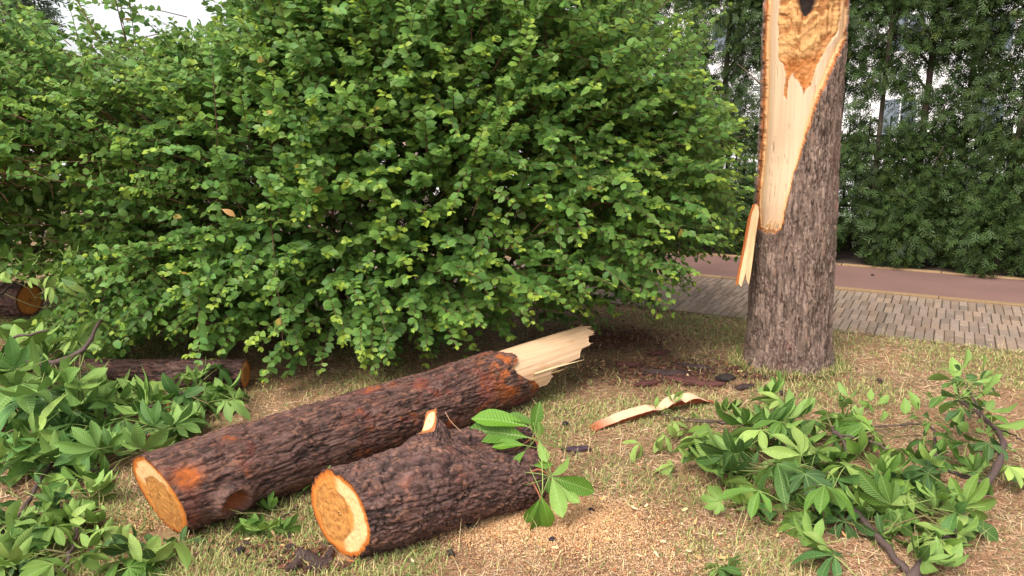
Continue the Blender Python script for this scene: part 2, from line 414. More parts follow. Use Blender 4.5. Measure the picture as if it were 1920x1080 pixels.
def log_tube(axis, rad, ns, nth, s0=None, s1=None, seed=0, amp=.009, cell=(.085, .038), radmod=None, colmod=None, pal=LOGPAL):
    """axis: (k,3) control points; rad: radii at those; s0/s1(theta) extents in metres from each end. theta 0 = camera side, pi/2 = up"""
    ax = curve(axis, 60) if len(axis) > 2 else np.linspace(axis[0], axis[1], 60)
    sl = np.concatenate([[0], np.cumsum(np.linalg.norm(np.diff(ax, axis=0), axis=1))]); L = sl[-1]
    rl = np.interp(np.linspace(0, 1, 60), np.linspace(0, 1, len(rad)), rad)
    th = np.linspace(0, 2*math.pi, nth, endpoint=False)
    a0 = s0(th) if s0 else th*0; a1 = (L+s1(th)) if s1 else th*0+L
    u = np.linspace(0, 1, ns)[:, None]
    S = a0[None]+(a1-a0)[None]*u; TH = np.broadcast_to(th, S.shape)
    Sf = S.ravel(); Tf = TH.ravel()
    c = np.stack([np.interp(Sf, sl, ax[:, i]) for i in range(3)], 1)
    d0 = unit(ax[1]-ax[0]); d1 = unit(ax[-1]-ax[-2])
    c += np.minimum(Sf, 0)[:, None]*d0+np.maximum(Sf-L, 0)[:, None]*d1
    tg = unit(np.gradient(ax, axis=0)); t_ = unit(np.stack([np.interp(Sf, sl, tg[:, i]) for i in range(3)], 1))
    up = np.array([0, 0, 1.]) if abs(tg[:, 2]).max() < .85 else np.array([0, 1., 0])
    bb = unit(np.cross(t_, up)); zz = np.cross(bb, t_)
    rdir = np.cos(Tf)[:, None]*bb+np.sin(Tf)[:, None]*zz
    R = np.interp(Sf, sl, rl)
    R = R*(1+.17*(fbm(np.stack([Sf*3, np.cos(Tf)*1.1, np.sin(Tf)*1.1], 1)+seed, seed, 2)-.5))
    q = np.stack([Sf/cell[0], np.cos(Tf)*R/cell[1], np.sin(Tf)*R/cell[1]], 1)+seed*3.3
    h, h2, r, fr_, e = bark_h(q, seed)
    col = bark_colour(r, fr_, e, q*.15, seed, pal, LOGDARK)
    k = np.ones(len(R))
    if radmod: dr, k = radmod(Sf, Tf, R)
    else: dr = 0
    R2 = R+dr+k*amp*(h+.5*h2-.5)
    if colmod: col = colmod(Sf, Tf, col, h, fr_)
    V = c+rdir*R2[:, None]
    # keep the underside from sinking through the ground
    return V.reshape(ns, nth, 3), col.reshape(ns, nth, 3), c.reshape(ns, nth, 3), R2.reshape(ns, nth), dict(sl=sl, L=L, ax=ax, th=th)
def cut_disc(ring, centre, cfun, nr=46, dome=.0, outn=None, seed=0):
    nth = len(ring); rr = np.linspace(0, 1, nr)**.85
    rr = rr[1:]
    sm = ring.copy()
    for _ in range(5): sm = sum(np.roll(sm, k, 0) for k in range(-6, 7))/13
    V = centre+(sm-centre)[None]*rr[:, None, None]
    V += (ring-sm)[None]*ss(rr, .90, 1.0)[:, None, None]
    th = np.linspace(0, 2*math.pi, nth, endpoint=False)
    x = rr[:, None]*np.cos(th)[None]; y = rr[:, None]*np.sin(th)[None]
    col = cfun(x.ravel(), y.ravel()).reshape(len(rr), nth, 3)
    if outn is not None:
        q = np.stack([x.ravel()*7, y.ravel()*7, x.ravel()*0], 1)
        d = ((fbm(q, seed, 3)-.5)*.006).reshape(len(rr), nth)*(1-rr[:, None]**8)
        V = V+d[..., None]*outn
    V = np.concatenate([V.reshape(-1, 3), [centre]]); col = np.concatenate([col.reshape(-1, 3), cfun(np.zeros(1), np.zeros(1))])
    f = grid_faces(len(rr), nth)[:, ::-1]; n = len(V)-1
    tri = np.array([[n, (j+1) % nth, j] for j in range(nth)])
    return V, [f, tri], col
def lerp(a, b, t): return a+(b-a)*t[:, None]
def wood_face(heart_c, heart_r, cream_dir, cream_w, seed):
    CR = np.array([.86, .56, .30]); OR = np.array([.60, .19, .035]); RIM = np.array([.28, .06, .015]); HT = np.array([.56, .28, .085]); HD = np.array([.36, .15, .04]); PALE = np.array([.66, .31, .085])
    def f(x, y):
        r = np.sqrt(x*x+y*y); a = np.arctan2(y, x)
        q = np.stack([x*2.2, y*2.2, 0*x+seed], 1); wn = fbm(q*1.5, seed, 4)-.5
        hx, hy = x-heart_c[0], y-heart_c[1]
        hr = np.sqrt((hx/heart_r[0])**2+(hy/heart_r[1])**2)+wn*.55
        c = np.broadcast_to(PALE, (len(x), 3)).copy()
        rings = .5+.5*np.sin((r+wn*.10)*58); c = c*(.86+.2*rings)[:, None]
        c = lerp(c, OR, ss(r+wn*.3, .72, .98)*.85)
        cw = ss(np.cos(a-cream_dir), cream_w, cream_w+.35)*ss(r+wn*.1, .45, .55)*(1-ss(r+wn*.16, .86, .92))
        c = lerp(c, CR, cw)
        hcol = lerp(np.broadcast_to(HT, (len(x), 3)), HD, ss(fbm(np.stack([x*9+4*wn, y*16, 0*x], 1), seed+3, 5), .48, .78))
        hcol = hcol*(.82+.3*(.5+.5*np.sin(hr*26+wn*9)))[:, None]
        c = lerp(c, hcol, 1-ss(hr, .93, 1.0))
        c = lerp(c, HD*.8, np.exp(-((hr-.97)/.035)**2)*.75)
        c = lerp(c, OR*.8, ss(r+wn*.06, .90, .94)); c = lerp(c, np.array([.10, .035, .02]), ss(r+wn*.10, .962, .985))
        saw = .5+.5*np.sin((x*.8+y*.3+.12*x*y+wn*.05)*120); c = c*(.93+.10*saw)[:, None]
        ca = np.abs(np.sin((a+wn*.5)*2.5)); c = c*(1-.45*(1-ss(ca, 0, .035))*ss(fbm(np.stack([a*2, r*2, 0*x], 1), seed+9, 2), .45, .6)*ss(r, .1, .3)*(1-ss(r, .8, .9)))[:, None]
        return c*np.array([.90, .80, .70])*(.80+.4*fbm(np.stack([x*30, y*30, 0*x], 1), seed+5, 2))[:, None]
    return f

# ---- long log
A0 = G(300, 930, .172); A1 = G(934, 713, .172); A2 = G(1105, 655, .21)
dirL = unit(A1-A0)
LB = np.linalg.norm(A1-A0)
nL = unit(np.array([-.60, -.78, -.26])); bL = np.cross(dirL, [0, 0, 1])
kb = nL@bL/-(nL@dirL); kz = nL[2]/-(nL@dirL)
s0L = lambda th: .172*(kb*np.cos(th)+kz*np.sin(th))
dg = lambda th: np.degrees((th+math.pi/2) % (2*math.pi)-math.pi/2)   # -90..270
def s1L(th):
    d = dg(th)
    return np.interp(d, [-90, -30, 0, 12, 25, 38, 48, 58, 75, 95, 120, 160, 200, 270], [.2, .2, .13, .05, .0, -.03, .03, .06, .03, -.02, .0, -.05, .1, .2])+.02*(vn(np.stack([d/5, d*0, d*0], 1), 5)-.5)+.012*(vn(np.stack([d/1.8, d*0, d*0], 1), 6)-.5)
KN = (.215, math.radians(-14))    # knot position
def rmL(S, T, R):
    dT = (T-KN[1]+math.pi) % (2*math.pi)-math.pi
    d = np.hypot((S-KN[0])/1.25, dT*R)
    dr = .026*np.exp(-((d-.056)/.016)**2)-.04*(1-ss(d, .025, .048))+.012*np.exp(-(d/.12)**2)
    k = ss(d, .03, .07)
    dd = dg(T); tear = ss(S, LB-.22, LB+.05)*ss(dd, -25, 10)
    peel = np.exp(-(((S-.055)/.05)**2+((dd-38)/13)**2)); 
    return dr-.008*peel, k*(1-.4*tear)*(1-.7*np.clip(peel*1.5, 0, 1))
def cmL(S, T, col, h, r2):
    dT = (T-KN[1]+math.pi) % (2*math.pi)-math.pi; d = np.hypot((S-KN[0])/1.25, dT*.17); dd = dg(T)
    q = np.stack([S*18, np.cos(T)*3.2, np.sin(T)*3.2], 1); n = fbm(q, 90, 4); n2 = fbm(q*.4, 95, 3)
    col = lerp(col, np.array([.26, .075, .02]), (1-ss(d, .034, .046))*.8)
    orange = np.array([.42, .11, .025])
    m1 = np.exp(-(((S-.055)/.05)**2+((dd-38)/13)**2))*2.0
    m2 = ss(S, LB-.30, LB-.02)*ss(dd, -35, 0)*(1-ss(dd, 75, 110))*1.1
    m = np.clip(m1*ss(n, .38, .56)*.85+m2*ss(n, .40, .60), 0, 1)*(.55+.45*np.clip(r2*1.4, 0, 1))
    col = lerp(col, orange*.85, m)
    red = np.array([.20, .045, .03]); col = lerp(col, red, ss(n2, .5, .75)*.5*ss(n, .4, .65)*(1-m))
    return lerp(col, orange*.7, np.clip(ss(n, .68, .78), 0, 1)*ss(n2, .45, .6)*.8)
V, C, CC, R2, inf = log_tube([A0, A1], [.172, .168], 350, 260, s0L, s1L, 1, .0068, (.08, .030), rmL, cmL)
LONG = empty('sawn_log', (A0[0], A0[1], 0), 'long bark covered log with a pale splintered far end, the longest on the lawn', 'log')
LO = np.array(LONG.location)
nth = V.shape[1]
a = Acc(); a.add(V.reshape(-1, 3)-LO, [grid_faces(*V.shape[:2])[:, ::-1]], C.reshape(-1, 3))
obj('bark', a.mesh('bark'), M_BARK, LONG)
dv, df, dc = cut_disc(V[0], V[0].mean(0), wood_face((.08, -.22), (.66, .80), math.radians(100), .3, 2), outn=nL, seed=3)
a = Acc(); a.add(dv-LO, [x[:, ::-1] for x in df], dc); obj('cut_face', a.mesh('cut_face'), M_CUT, LONG)
# torn wood continuing out of the bark
zL = np.array([0, 0, 1.])
def shell(thd, sA, sB, r_o, r_i, ax0, d, b, z, seed, ns=50, bend=0, col0=(.62, .40, .24)):
    th = np.radians(np.linspace(thd[0], thd[1], 90)); dd = np.degrees(th)
    a0 = sA(dd); a1 = sB(dd); u = np.linspace(0, 1, ns)[:, None]
    S = a0[None]+(a1-a0)[None]*u; T = np.broadcast_to(th, S.shape)
    q = np.stack([S.ravel()*2, T.ravel()*14, 0*S.ravel()+seed], 1); n = (fbm(q, seed, 3)-.5).reshape(S.shape)
    taper = ss(a1[None]-S, 0, .1)
    out = []
    for rr, sgn in ((r_o, 1), (r_i, -1)):
        R = rr+n*.010*sgn*(2.2 if sgn < 0 else .8)
        if sgn < 0: R = r_o-.006-(r_o-r_i)*taper*(.6+.8*n+.2)
        cen = ax0+S[..., None]*d+bend*(S[..., None]**2)*z
        R = R+.0022*(fbm(np.stack([S.ravel()*1.2, T.ravel()*38, 0*S.ravel()+seed], 1), seed+2, 2)-.5).reshape(S.shape)
        out.append(cen+R[..., None]*(np.cos(T)[..., None]*b+np.sin(T)[..., None]*z))
    nv = 90; f = grid_faces(ns, nv, False); N = ns*nv
    col = np.array(col0)*(1+.28*(fbm(np.stack([S.ravel()*6, T.ravel()*30, 0*S.ravel()], 1), seed+4, 3)-.5))[:, None]
    st = ss(vn(np.stack([S.ravel()*9, T.ravel()*9, 0*S.ravel()], 1), seed+8), .78, .9)*.35
    col = lerp(col, np.array([.5, .22, .07]), st)
    edge = ss(.03-(S-a0[None]).ravel(), 0, .03)*.6
    col = lerp(col, np.array([.6, .26, .08]), edge)
    Vv = np.concatenate([out[0].reshape(-1, 3), out[1].reshape(-1, 3)])
    rim = []
    for i in range(nv-1): rim += [[(ns-1)*nv+i, (ns-1)*nv+i+1, N+(ns-1)*nv+i+1, N+(ns-1)*nv+i], [i+1, i, N+i, N+i+1]]
    for j in range(ns-1): rim += [[j*nv, (j+1)*nv, N+(j+1)*nv, N+j*nv], [(j+1)*nv+nv-1, j*nv+nv-1, N+j*nv+nv-1, N+(j+1)*nv+nv-1]]
    uv = np.stack([S.ravel(), T.ravel()*.15, 0*T.ravel()+seed], 1); uv = np.concatenate([uv, uv+[0, 0, .02]])
    return Vv, [f[:, ::-1], f+N, np.array(rim)], np.concatenate([col, col*.92]), uv
def sBL(d):
    base = np.interp(d, [-20, -5, 5, 12, 13, 33, 34, 57, 58, 80, 81, 112, 114, 150, 175], [.24, .30, .28, .36, .54, .60, .68, .72, .79, .80, .84, .80, .66, .5, .4])
    return base+.012*(vn(np.stack([d/2.2, d*0, d*0], 1), 31)-.5)+.03*(vn(np.stack([d/7., d*0, d*0], 1), 33)-.5)
sAL = lambda d: s1L(np.radians(d))-.03
v_, f_, c_, u_ = shell((-20, 172), sAL, sBL, .156, .10, A0+dirL*LB, dirL, bL, zL, 12, bend=-.0)
a = Acc(); a.add(v_-LO, f_, c_, u_); obj('splintered_wood', a.mesh('splintered_wood'), M_WOOD, LONG)
# inner torn heart closing the tube
cen = A0+dirL*(LB+.05); ring = V[-1]
dv, df, dc = cut_disc(ring, cen, lambda x, y: np.array([.50, .25, .09])*(.6+.8*fbm(np.stack([x*4, y*14, 0*x], 1), 6, 3))[:, None], nr=20, outn=dirL*3, seed=9)
a = Acc(); a.add(dv-LO, df, dc); obj('torn_heart', a.mesh('torn_heart'), M_CUT, LONG)
def sliver(parent, pts, wd, th, org, col=(.8, .56, .32), name='splinter', mat=None, seed=0):
    pts = curve(pts, 14); m = len(pts); tg = unit(np.gradient(pts, axis=0)); sd = unit(np.cross(tg, [0, 0, 1.])); up = np.cross(sd, tg)
    k = np.linspace(0, 1, m); wv = wd*(1-k**2.2)*(.8+.4*vn(np.stack([k*9, k*0, k*0], 1), seed)); tv = th*(1-k**2.5)
    V = np.stack([pts+sd*wv[:, None], pts+up*tv[:, None], pts-sd*wv[:, None], pts-up*tv[:, None]], 1).reshape(-1, 3)
    a = Acc(); a.add(V-org, [grid_faces(m, 4), np.array([[0, 1, 2, 3]])], col, np.stack([np.repeat(k, 4), np.tile([0, .02, .04, .06], m), np.zeros(4*m)], 1))
    return obj(name, a.mesh(name), mat or M_WOOD, parent)
ce = A0+dirL*LB
def onlog(s, deg, r): return ce+dirL*s+r*(math.cos(math.radians(deg))*bL+math.sin(math.radians(deg))*zL)
sliver(LONG, [onlog(.12, 14, .155), onlog(.35, 12, .158), onlog(.60, 8, .168)], .010, .006, LO, seed=1)
sliver(LONG, [onlog(.15, 22, .150), onlog(.33, 20, .152), onlog(.52, 19, .157)], .008, .005, LO, seed=2)
sliver(LONG, [onlog(.10, 5, .150), onlog(.25, 3, .150), onlog(.42, 2, .160)], .008, .006, LO, (.72, .45, .22), seed=3)
for i_ in range(12):
    q_ = random.uniform(-15, 125); s_ = float(sBL(np.array([q_]))[0])-.04; w_ = random.uniform(-4, 4)
    sliver(LONG, [onlog(s_-.12, q_, .150), onlog(s_, q_, .152), onlog(s_+random.uniform(.03, .09), q_+w_, .154+random.uniform(-.01, .012))], random.uniform(.003, .008), .004, LO, (.70, .44, .22), seed=40+i_)
sliver(LONG, [onlog(.6, 60, .150), onlog(.72, 58, .150), onlog(.80, 56, .152)], .010, .006, LO, seed=4)

# ---- short forked log
B0 = G(637, 963, .170); B1 = G(800, 925, .172); B2 = G(1000, 895, .125)
B2 = B1+(B2-B1)*1.0
dS = unit(B1-B0); bS = np.cross(dS, [0, 0, 1.]); nS = unit(np.array([-.66, -.75, -.02]))
kb2 = nS@bS/-(nS@dS); kz2 = nS[2]/-(nS@dS)
s0S = lambda th: .172*(kb2*np.cos(th)+kz2*np.sin(th))
def rmS(S, T, R):
    dd = dg(T); dr = .045*np.exp(-(((S-.36)/.16)**2))*ss(dd, 10, 80)*(1-ss(dd, 150, 220))
    return dr, np.ones(len(R))
def cmS(S, T, col, h, r2):
    q = np.stack([S*14, np.cos(T)*3, np.sin(T)*3], 1); n = fbm(q, 190, 4); n2 = fbm(q*.5, 195, 3)
    col = col*np.array([.92, .95, 1.0])
    return lerp(col, np.array([.20, .075, .05]), ss(n, .62, .78)*ss(n2, .4, .6)*.7*np.clip(r2*1.5, .2, 1))
V, C, CC, R2, inf = log_tube([B0, B1, B2], [.166, .172, .160, .135, .118], 190, 240, s0S, None, 4, .0082, (.050, .034), rmS, cmS)
SHORT = empty('forked_log', (B0[0], B0[1], 0), 'short forked log in front with a cut side stub on top', 'log')
SO = np.array(SHORT.location)
a = Acc(); a.add(V.reshape(-1, 3)-SO, [grid_faces(*V.shape[:2])[:, ::-1]], C.reshape(-1, 3))
ringS = V[0]; ringE = V[-1]
# second limb of the fork, running back and up behind the first
F0 = G(800, 880, .20); F1 = G(905, 850, .22); F2 = G(985, 832, .21)
V2, C2, *_ = log_tube([F0, F1, F2], [.15, .115, .095], 110, 200, None, None, 8, .0095, (.05, .038), None, cmS)
a.add(V2.reshape(-1, 3)-SO, [grid_faces(*V2.shape[:2])[:, ::-1]], C2.reshape(-1, 3))
# side stub
T0 = P(806, 850, 3.02); T1 = P(812, 815, 3.05); T2 = P(806, 790, 3.07)
ax = [T0, T1, T2]; dT_ = unit(T2-T1); 
up_ = np.array([0, 1., 0]); bb_ = unit(np.cross(dT_, up_)); zz_ = np.cross(bb_, dT_)
nT = unit(np.array([-.74, -.50, .55]))
kb3 = nT@bb_/-(nT@-dT_)*-1; kz3 = nT@zz_/(nT@dT_)
s1T = lambda th: np.clip(-.040*((nT@bb_)*np.cos(th)+(nT@zz_)*np.sin(th))/(nT@dT_), -.045, .045)
V3, C3, *_ = log_tube(ax, [.13, .066, .040], 60, 120, None, s1T, 14, .007, (.045, .035), None, cmS)
a.add(V3.reshape(-1, 3)-SO, [grid_faces(*V3.shape[:2])[:, ::-1]], C3.reshape(-1, 3))
obj('bark', a.mesh('bark'), M_BARK, SHORT)
dv, df, dc = cut_disc(ringS, ringS.mean(0), wood_face((-.20, -.04), (.58, .70), math.radians(5), -.1, 5), outn=nS, seed=13)
a = Acc(); a.add(dv-SO, [x[:, ::-1] for x in df], dc); obj('cut_face', a.mesh('cut_face'), M_CUT, SHORT)
for rg, nm in ((ringE, 'cut_face'), (V2[-1], 'cut_face')):
    dv, df, dc = cut_disc(rg, rg.mean(0), wood_face((0, 0), (.5, .5), 0, .5, 7), seed=14, nr=16)
    a = Acc(); a.add(dv-SO, df, dc); obj(nm, a.mesh(nm), M_CUT, SHORT)
stc = lambda x, y: lerp(np.broadcast_to(np.array([.74, .50, .24]), (len(x), 3)), np.array([.30, .10, .03]), ss(np.hypot(x, y), .70, .86))
dv, df, dc = cut_disc(V3[-1], V3[-1].mean(0), stc, nr=16, seed=15)
a = Acc(); a.add(dv-SO, df, dc); obj('stub_cut_face', a.mesh('stub_cut_face'), M_CUT, SHORT)
sp = Acc(); p0 = P(835, 772, 3.1); v_, f_ = tube(curve([p0, P(845, 790, 3.08), P(868, 812, 3.06)], 8), .002, 4); sp.add(v_-SO, f_, (.35, .2, .12)); obj('bark_shred', sp.mesh('bark_shred'), M_TWIG, SHORT)

# ---- logs further back on the left
def simple_log(name, p0, p1, r, seed, label, cutend=1, col=(0, 0), heart=(.5, .6), wf=None, nn=None, res=(130, 130), grp=None):
    d = unit(p1-p0)
    V, C, *_ = log_tube([p0, p1], [r, r], res[0], res[1], None, None, seed, .008, (.07, .038), None, cmS)
    o = empty(name, (p0[0], p0[1], 0), label, 'log'); O = np.array(o.location)
    a = Acc(); a.add(V.reshape(-1, 3)-O, [grid_faces(*V.shape[:2])[:, ::-1]], C.reshape(-1, 3)); obj('bark', a.mesh('bark'), M_BARK, o)
    for e, rg in ((0, V[0]), (1, V[-1])):
        dv, df, dc = cut_disc(rg, rg.mean(0), wf or wood_face((0, 0), heart, 1, .2, seed), seed=seed, nr=20)
        a = Acc(); a.add(dv-O, df if e else [x[:, ::-1] for x in df], dc); obj('cut_face', a.mesh('cut_face'), M_CUT, o)
    return o
simple_log('sawn_log', G(150, 700, .095), G(460, 702, .09), .09, 21, 'mid sized dark log lying under the shrub with its pale end to the right')
FL = G(56, 562, .17)
simple_log('sawn_log', FL+np.array([-1.4, .35, 0]), FL, .14, 23, 'dark log at the left edge with a bright orange cut end', wf=lambda x, y: lerp(np.tile([.78, .30, .06], (len(x), 1)), np.array([.16, .05, .02]), ss(np.hypot(x, y), .88, .96))*(.7+.5*fbm(np.stack([x*6, y*6, 0*x], 1), 4, 4))[:, None])
simple_log('log_stub', G(318, 768, .05), G(385, 738, .09), .05, 25, 'thin short log stub poking out of the chestnut leaves behind the long log', res=(60, 60))

# ------------------------------------------------------------------ broken standing trunk
TB = np.array([1.862, 5.12, 0.]); TT = np.array([1.795, 5.10, 2.78])
vdir = unit(np.array([-1.87, -5.1, 0])); lat = np.cross([0, 0, 1.], -vdir)*-1    # lat: towards the photo's right
lat = unit(np.array([5.1, -1.87, 0]))
HW_Y = [0, 75, 200, 330, 440, 600, 690]; HC = [1511, 1509, 1500, 1493, 1487, 1478, 1477]; HWD = [73, 77, 76, 70, 74, 80, 82]
def zof(py): return P(1500, py, 4.87)[2]
def fz(px, py): return ((px-np.interp(py, HW_Y, HC))/np.interp(py, HW_Y, HWD), zof(py))
NZ, NT = 450, 340
zz = np.linspace(-.05, 2.78, NZ)[:, None]; th = np.linspace(0, 2*math.pi, NT, endpoint=False)
Zf = np.broadcast_to(zz, (NZ, NT)).ravel(); Tf = np.broadcast_to(th, (NZ, NT)).ravel()
RR = np.interp(Zf, [-.05, 0, .08, .3, .7, 1.1, 1.35, 1.8, 2.1, 2.4, 2.8], [.318, .298, .280, .268, .264, .256, .243, .245, .252, .246, .24])
RR = RR*(1+.05*(fbm(np.stack([Zf*1.5, np.cos(Tf)*1.4, np.sin(Tf)*1.4], 1), 41, 2)-.5))+.016*np.maximum(0, np.cos(Tf*5+1))*(1-ss(Zf, 0, .20))*1.5
f = np.cos(Tf); fro = np.sin(Tf) > -.25          # theta 0: right (lat), pi/2: towards the camera
q = np.stack([f*RR/.026, np.sin(Tf)*RR/.026, Zf/.095], 1)+.5
d_, h2_, r_, fr_, e_ = (lambda t: t)(bark_h(q[:, [2, 0, 1]], 33, 2.4))
h = d_
TPAL = [(.12, .078, .058), (.185, .125, .096), (.225, .155, .122), (.15, .10, .078), (.25, .178, .14), (.20, .12, .088)]
colT = bark_colour(r_, fr_, e_, q*.12, 34, TPAL, (.06, .038, .03))
nrm = fbm(np.stack([Zf*4, f*2, np.sin(Tf)*2], 1), 36, 3)
colT = lerp(colT, np.array([.17, .05, .035]), ss(nrm, .62, .72)*.5*(1-ss(Zf, .2, .5)+.25).clip(0, 1))
colT = lerp(colT, np.array([.25, .19, .16]), ss(Zf+.15*nrm, 1.5, .2)*0)
jit = .035*(fbm(np.stack([Zf*14, f*5, 0*f], 1), 37, 3)-.5); jz = .03*(fbm(np.stack([f*14, f*0, 0*f], 1), 38, 3)-.5)
ff = f+jit*1.4; zj = Zf+jz
W = [fz(1434, 0), fz(1427, 200), fz(1424, 330), fz(1421, 390), fz(1424, 436), fz(1440, 441), fz(1466, 436), fz(1478, 380), fz(1490, 325), fz(1512, 258), fz(1531, 200), fz(1560, 130), fz(1584, 75), fz(1588, 40)]
W = [(-.99, 3), (-.985, zof(0))]+W[1:-1]+[(1.02, zof(75)), (1.02, 3)]
wood = inpoly(ff, zj, W) & (np.sin(Tf) > 0)
W2 = [(x*.93+(.0 if x > 0 else 0), z+(.012 if z < 1.2 else 0)) for x, z in W]
# distance-like measure to the wood border via two jittered samples
core = inpoly(ff+.03, zj, W) & inpoly(ff-.035, zj, W) & inpoly(ff, zj-.016, W) & wood
colT[wood] = np.array([.36, .12, .035])*(.4+.9*fr_[wood])[:, None]
cream = np.array([.60, .41, .265])
gw = fbm(np.stack([f*9, Zf*1.2, 0*f], 1), 44, 4)
cw = np.broadcast_to(cream, (len(f), 3))*(.86+.28*gw)[:, None]
cw = lerp(cw, np.array([.58, .42, .28]), ss(fbm(np.stack([f*2.5, Zf*2.2, 0*f], 1), 46, 3), .5, .65)*.5)
# rotten heart area
Hpoly = [fz(1457, -60), fz(1456, 40), fz(1455, 105), fz(1465, 122), fz(1468, 140), fz(1464, 182), fz(1470, 183), fz(1474, 150), fz(1482, 138), fz(1497, 150), fz(1508, 165), fz(1508, 175), fz(1516, 166), fz(1524, 160), fz(1540, 120), fz(1560, 85), fz(1577, 60), fz(1580, 20), fz(1582, -60)]
heart = inpoly(ff, zj, Hpoly) & core
hb = inpoly(ff, zj+.045, Hpoly) & inpoly(ff, zj, Hpoly) & inpoly(ff+.06, zj, Hpoly) & inpoly(ff-.06, zj, Hpoly)
sw = fbm(np.stack([f*3, Zf*5, 0*f], 1), 47, 4)
hn = fbm(np.stack([f*3+4*sw, Zf*26+5*sw, 0*f], 1), 48, 4)
hc = lerp(np.broadcast_to(np.array([.52, .28, .11]), (len(f), 3)), np.array([.30, .12, .038]), ss(hn, .42, .66))
hc = lerp(hc, np.array([.14, .06, .02]), ss(hn, .70, .76)*.7)
low = 1-ss(Zf, zof(120), zof(90))
hc = lerp(hc, np.array([.40, .14, .035]), low*.65)
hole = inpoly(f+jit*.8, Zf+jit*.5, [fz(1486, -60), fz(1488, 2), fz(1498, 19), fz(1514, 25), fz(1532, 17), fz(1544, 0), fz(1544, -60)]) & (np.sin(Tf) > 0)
cw = np.where(heart[:, None], hc, cw)
colT = np.where(core[:, None], cw, colT)
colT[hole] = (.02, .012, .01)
rim = core & ~(inpoly(ff+.10, zj, W) & inpoly(ff-.10, zj, W))
colT[rim & ~heart] = lerp(colT[rim & ~heart], np.array([.68, .36, .13]), np.full((rim & ~heart).sum(), .55))
lines = ss(np.abs(np.sin(ff*13+1)), .0, .10)
gr = fbm(np.stack([f*7+Zf*.25, Zf*.45, 0*f], 1), 64, 3); ln = core & ~heart & (np.abs(gr-.5) < .006)
colT[ln] *= .62
dr = .0085*(h+.6*h2_-.4)
dr = np.where(wood, -.016+.004*(fr_-.5), dr)
# torn surface: flatter than the round trunk, with streaky relief
flat = -.03*np.sqrt(np.clip(1-f**2, 0, 1))*ss(Zf, 1.05, 1.5)
dr = np.where(core, -.022+flat+.010*(fbm(np.stack([f*5, Zf*.8, 0*f], 1), 49, 3)-.5), dr)
dr = np.where(heart & core, -.022+flat-.022*hb-.034*(hn-.4)-.03*(sw-.5), dr)
dr = np.where(ln, dr-.007, dr)
dr = np.where(hole, -.15, dr)
topj = .0
c0 = TB+(TT-TB)*(np.clip(Zf, 0, 3)/2.78)[:, None]; c0[:, 2] = Zf
tilt = np.interp(Zf, [2.4, 2.78], [0, 1])*(.25*vn(np.stack([f*4, np.sin(Tf)*4, 0*f], 1), 60)-.05)
c0[:, 2] -= tilt
rd = f[:, None]*lat+np.sin(Tf)[:, None]*vdir
VT = c0+rd*(RR+dr)[:, None]
TR = empty('broken_trunk', TB, 'standing broken tree trunk with pale torn wood down its left side', 'tree trunk'); TO = TB.copy()
gf = grid_faces(NZ, NT)
fw = core[gf].all(1)
uvT = np.stack([Zf, f*.25, np.sin(Tf)*.1], 1)
def sub(faces, nm, mat):
    idx = np.unique(faces); mp = np.full(len(VT), -1); mp[idx] = np.arange(len(idx))
    return obj(nm, mesh_np(nm, VT[idx]-TO, [mp[faces]], colT[idx], uvT[idx]), mat, TR)
nz_ = VT.reshape(NZ, NT, 3)
sub(gf[~fw], 'bark', M_TBARK)
fh = fw & heart[gf].any(1)
sub(gf[fw & ~fh], 'torn_wood', M_WOOD)
M_HEART = m_attr('rotten_wood', .75, 1, .30, .7, use='luv', st=(38, 12, 12), spec=.2, bdist=.01)
o = sub(gf[fh], 'rotten_heart', M_HEART); o['label'] = 'rough orange brown rotten heartwood with a dark hole'
for i_ in range(9):
    if i_ < 9: px_, py_ = random.uniform(1430, 1462), random.uniform(425, 440); q_ = P(px_, py_, 4.86); e_ = q_+np.array([random.uniform(-.01, .01), -.012, random.uniform(.04, .12)])
    else: t_ = random.random(); px_, py_ = 1576-t_*90, 95+t_*250; q_ = P(px_, py_, 4.87); e_ = q_+np.array([-.015-.02*random.random(), -.01, -random.uniform(.06, .16)])
    sliver(TR, [q_+[0, .02, 0], (q_+e_)/2+[0, -.004, 0], e_], random.uniform(.003, .007), .004, TO, (.66, .38, .17), seed=70+i_)
rg = nz_[-1]; dv, df, dc = cut_disc(rg, rg.mean(0)-[0, 0, .1], lambda x, y: np.array([.6, .36, .16])*(.6+.7*fbm(np.stack([x*9, y*9, 0*x], 1), 6, 3))[:, None], nr=24, outn=np.array([0, 0, 12.]), seed=9)
a = Acc(); a.add(dv-TO, df, dc); obj('broken_top', a.mesh('broken_top'), M_CUT, TR)
# hanging splinter board on the trunk's left
def board(poly, Yf, thick, nm, parent, org, mat, cols, edge=(.45, .15, .04), n=1, edgeidx=()):
    pf = [P(x, y, Yf+dy) for x, y, dy in poly]; V = np.array(pf+[p+np.array([.01, thick, 0]) for p in pf]); m = len(poly)
    a = Acc(); c = np.array([cols]*len(V), float)
    for i in edgeidx: c[i] = edge; c[i+m] = edge
    c[m:] = np.array(edge)
    a.add(V-org, [np.array([list(range(m))[::-1]]), np.array([list(range(m, 2*m))]), np.array([[i, (i+1) % m, m+(i+1) % m, m+i] for i in range(m)])], c, np.stack([V[:, 2], V[:, 0], V[:, 1]], 1))
    return obj(nm, a.mesh(nm, False), mat, parent)
bd = [(1417, 383, .06), (1422, 388, .05), (1423, 400, .05), (1417, 440, .03), (1412, 480, .0), (1408, 510, -.01), (1404, 534, -.02), (1400, 526, -.02), (1398, 512, -.02), (1393, 528, -.02), (1390, 538, -.02), (1385, 532, -.02), (1387, 516, -.01), (1396, 470, .01), (1404, 430, .03), (1410, 400, .05)]
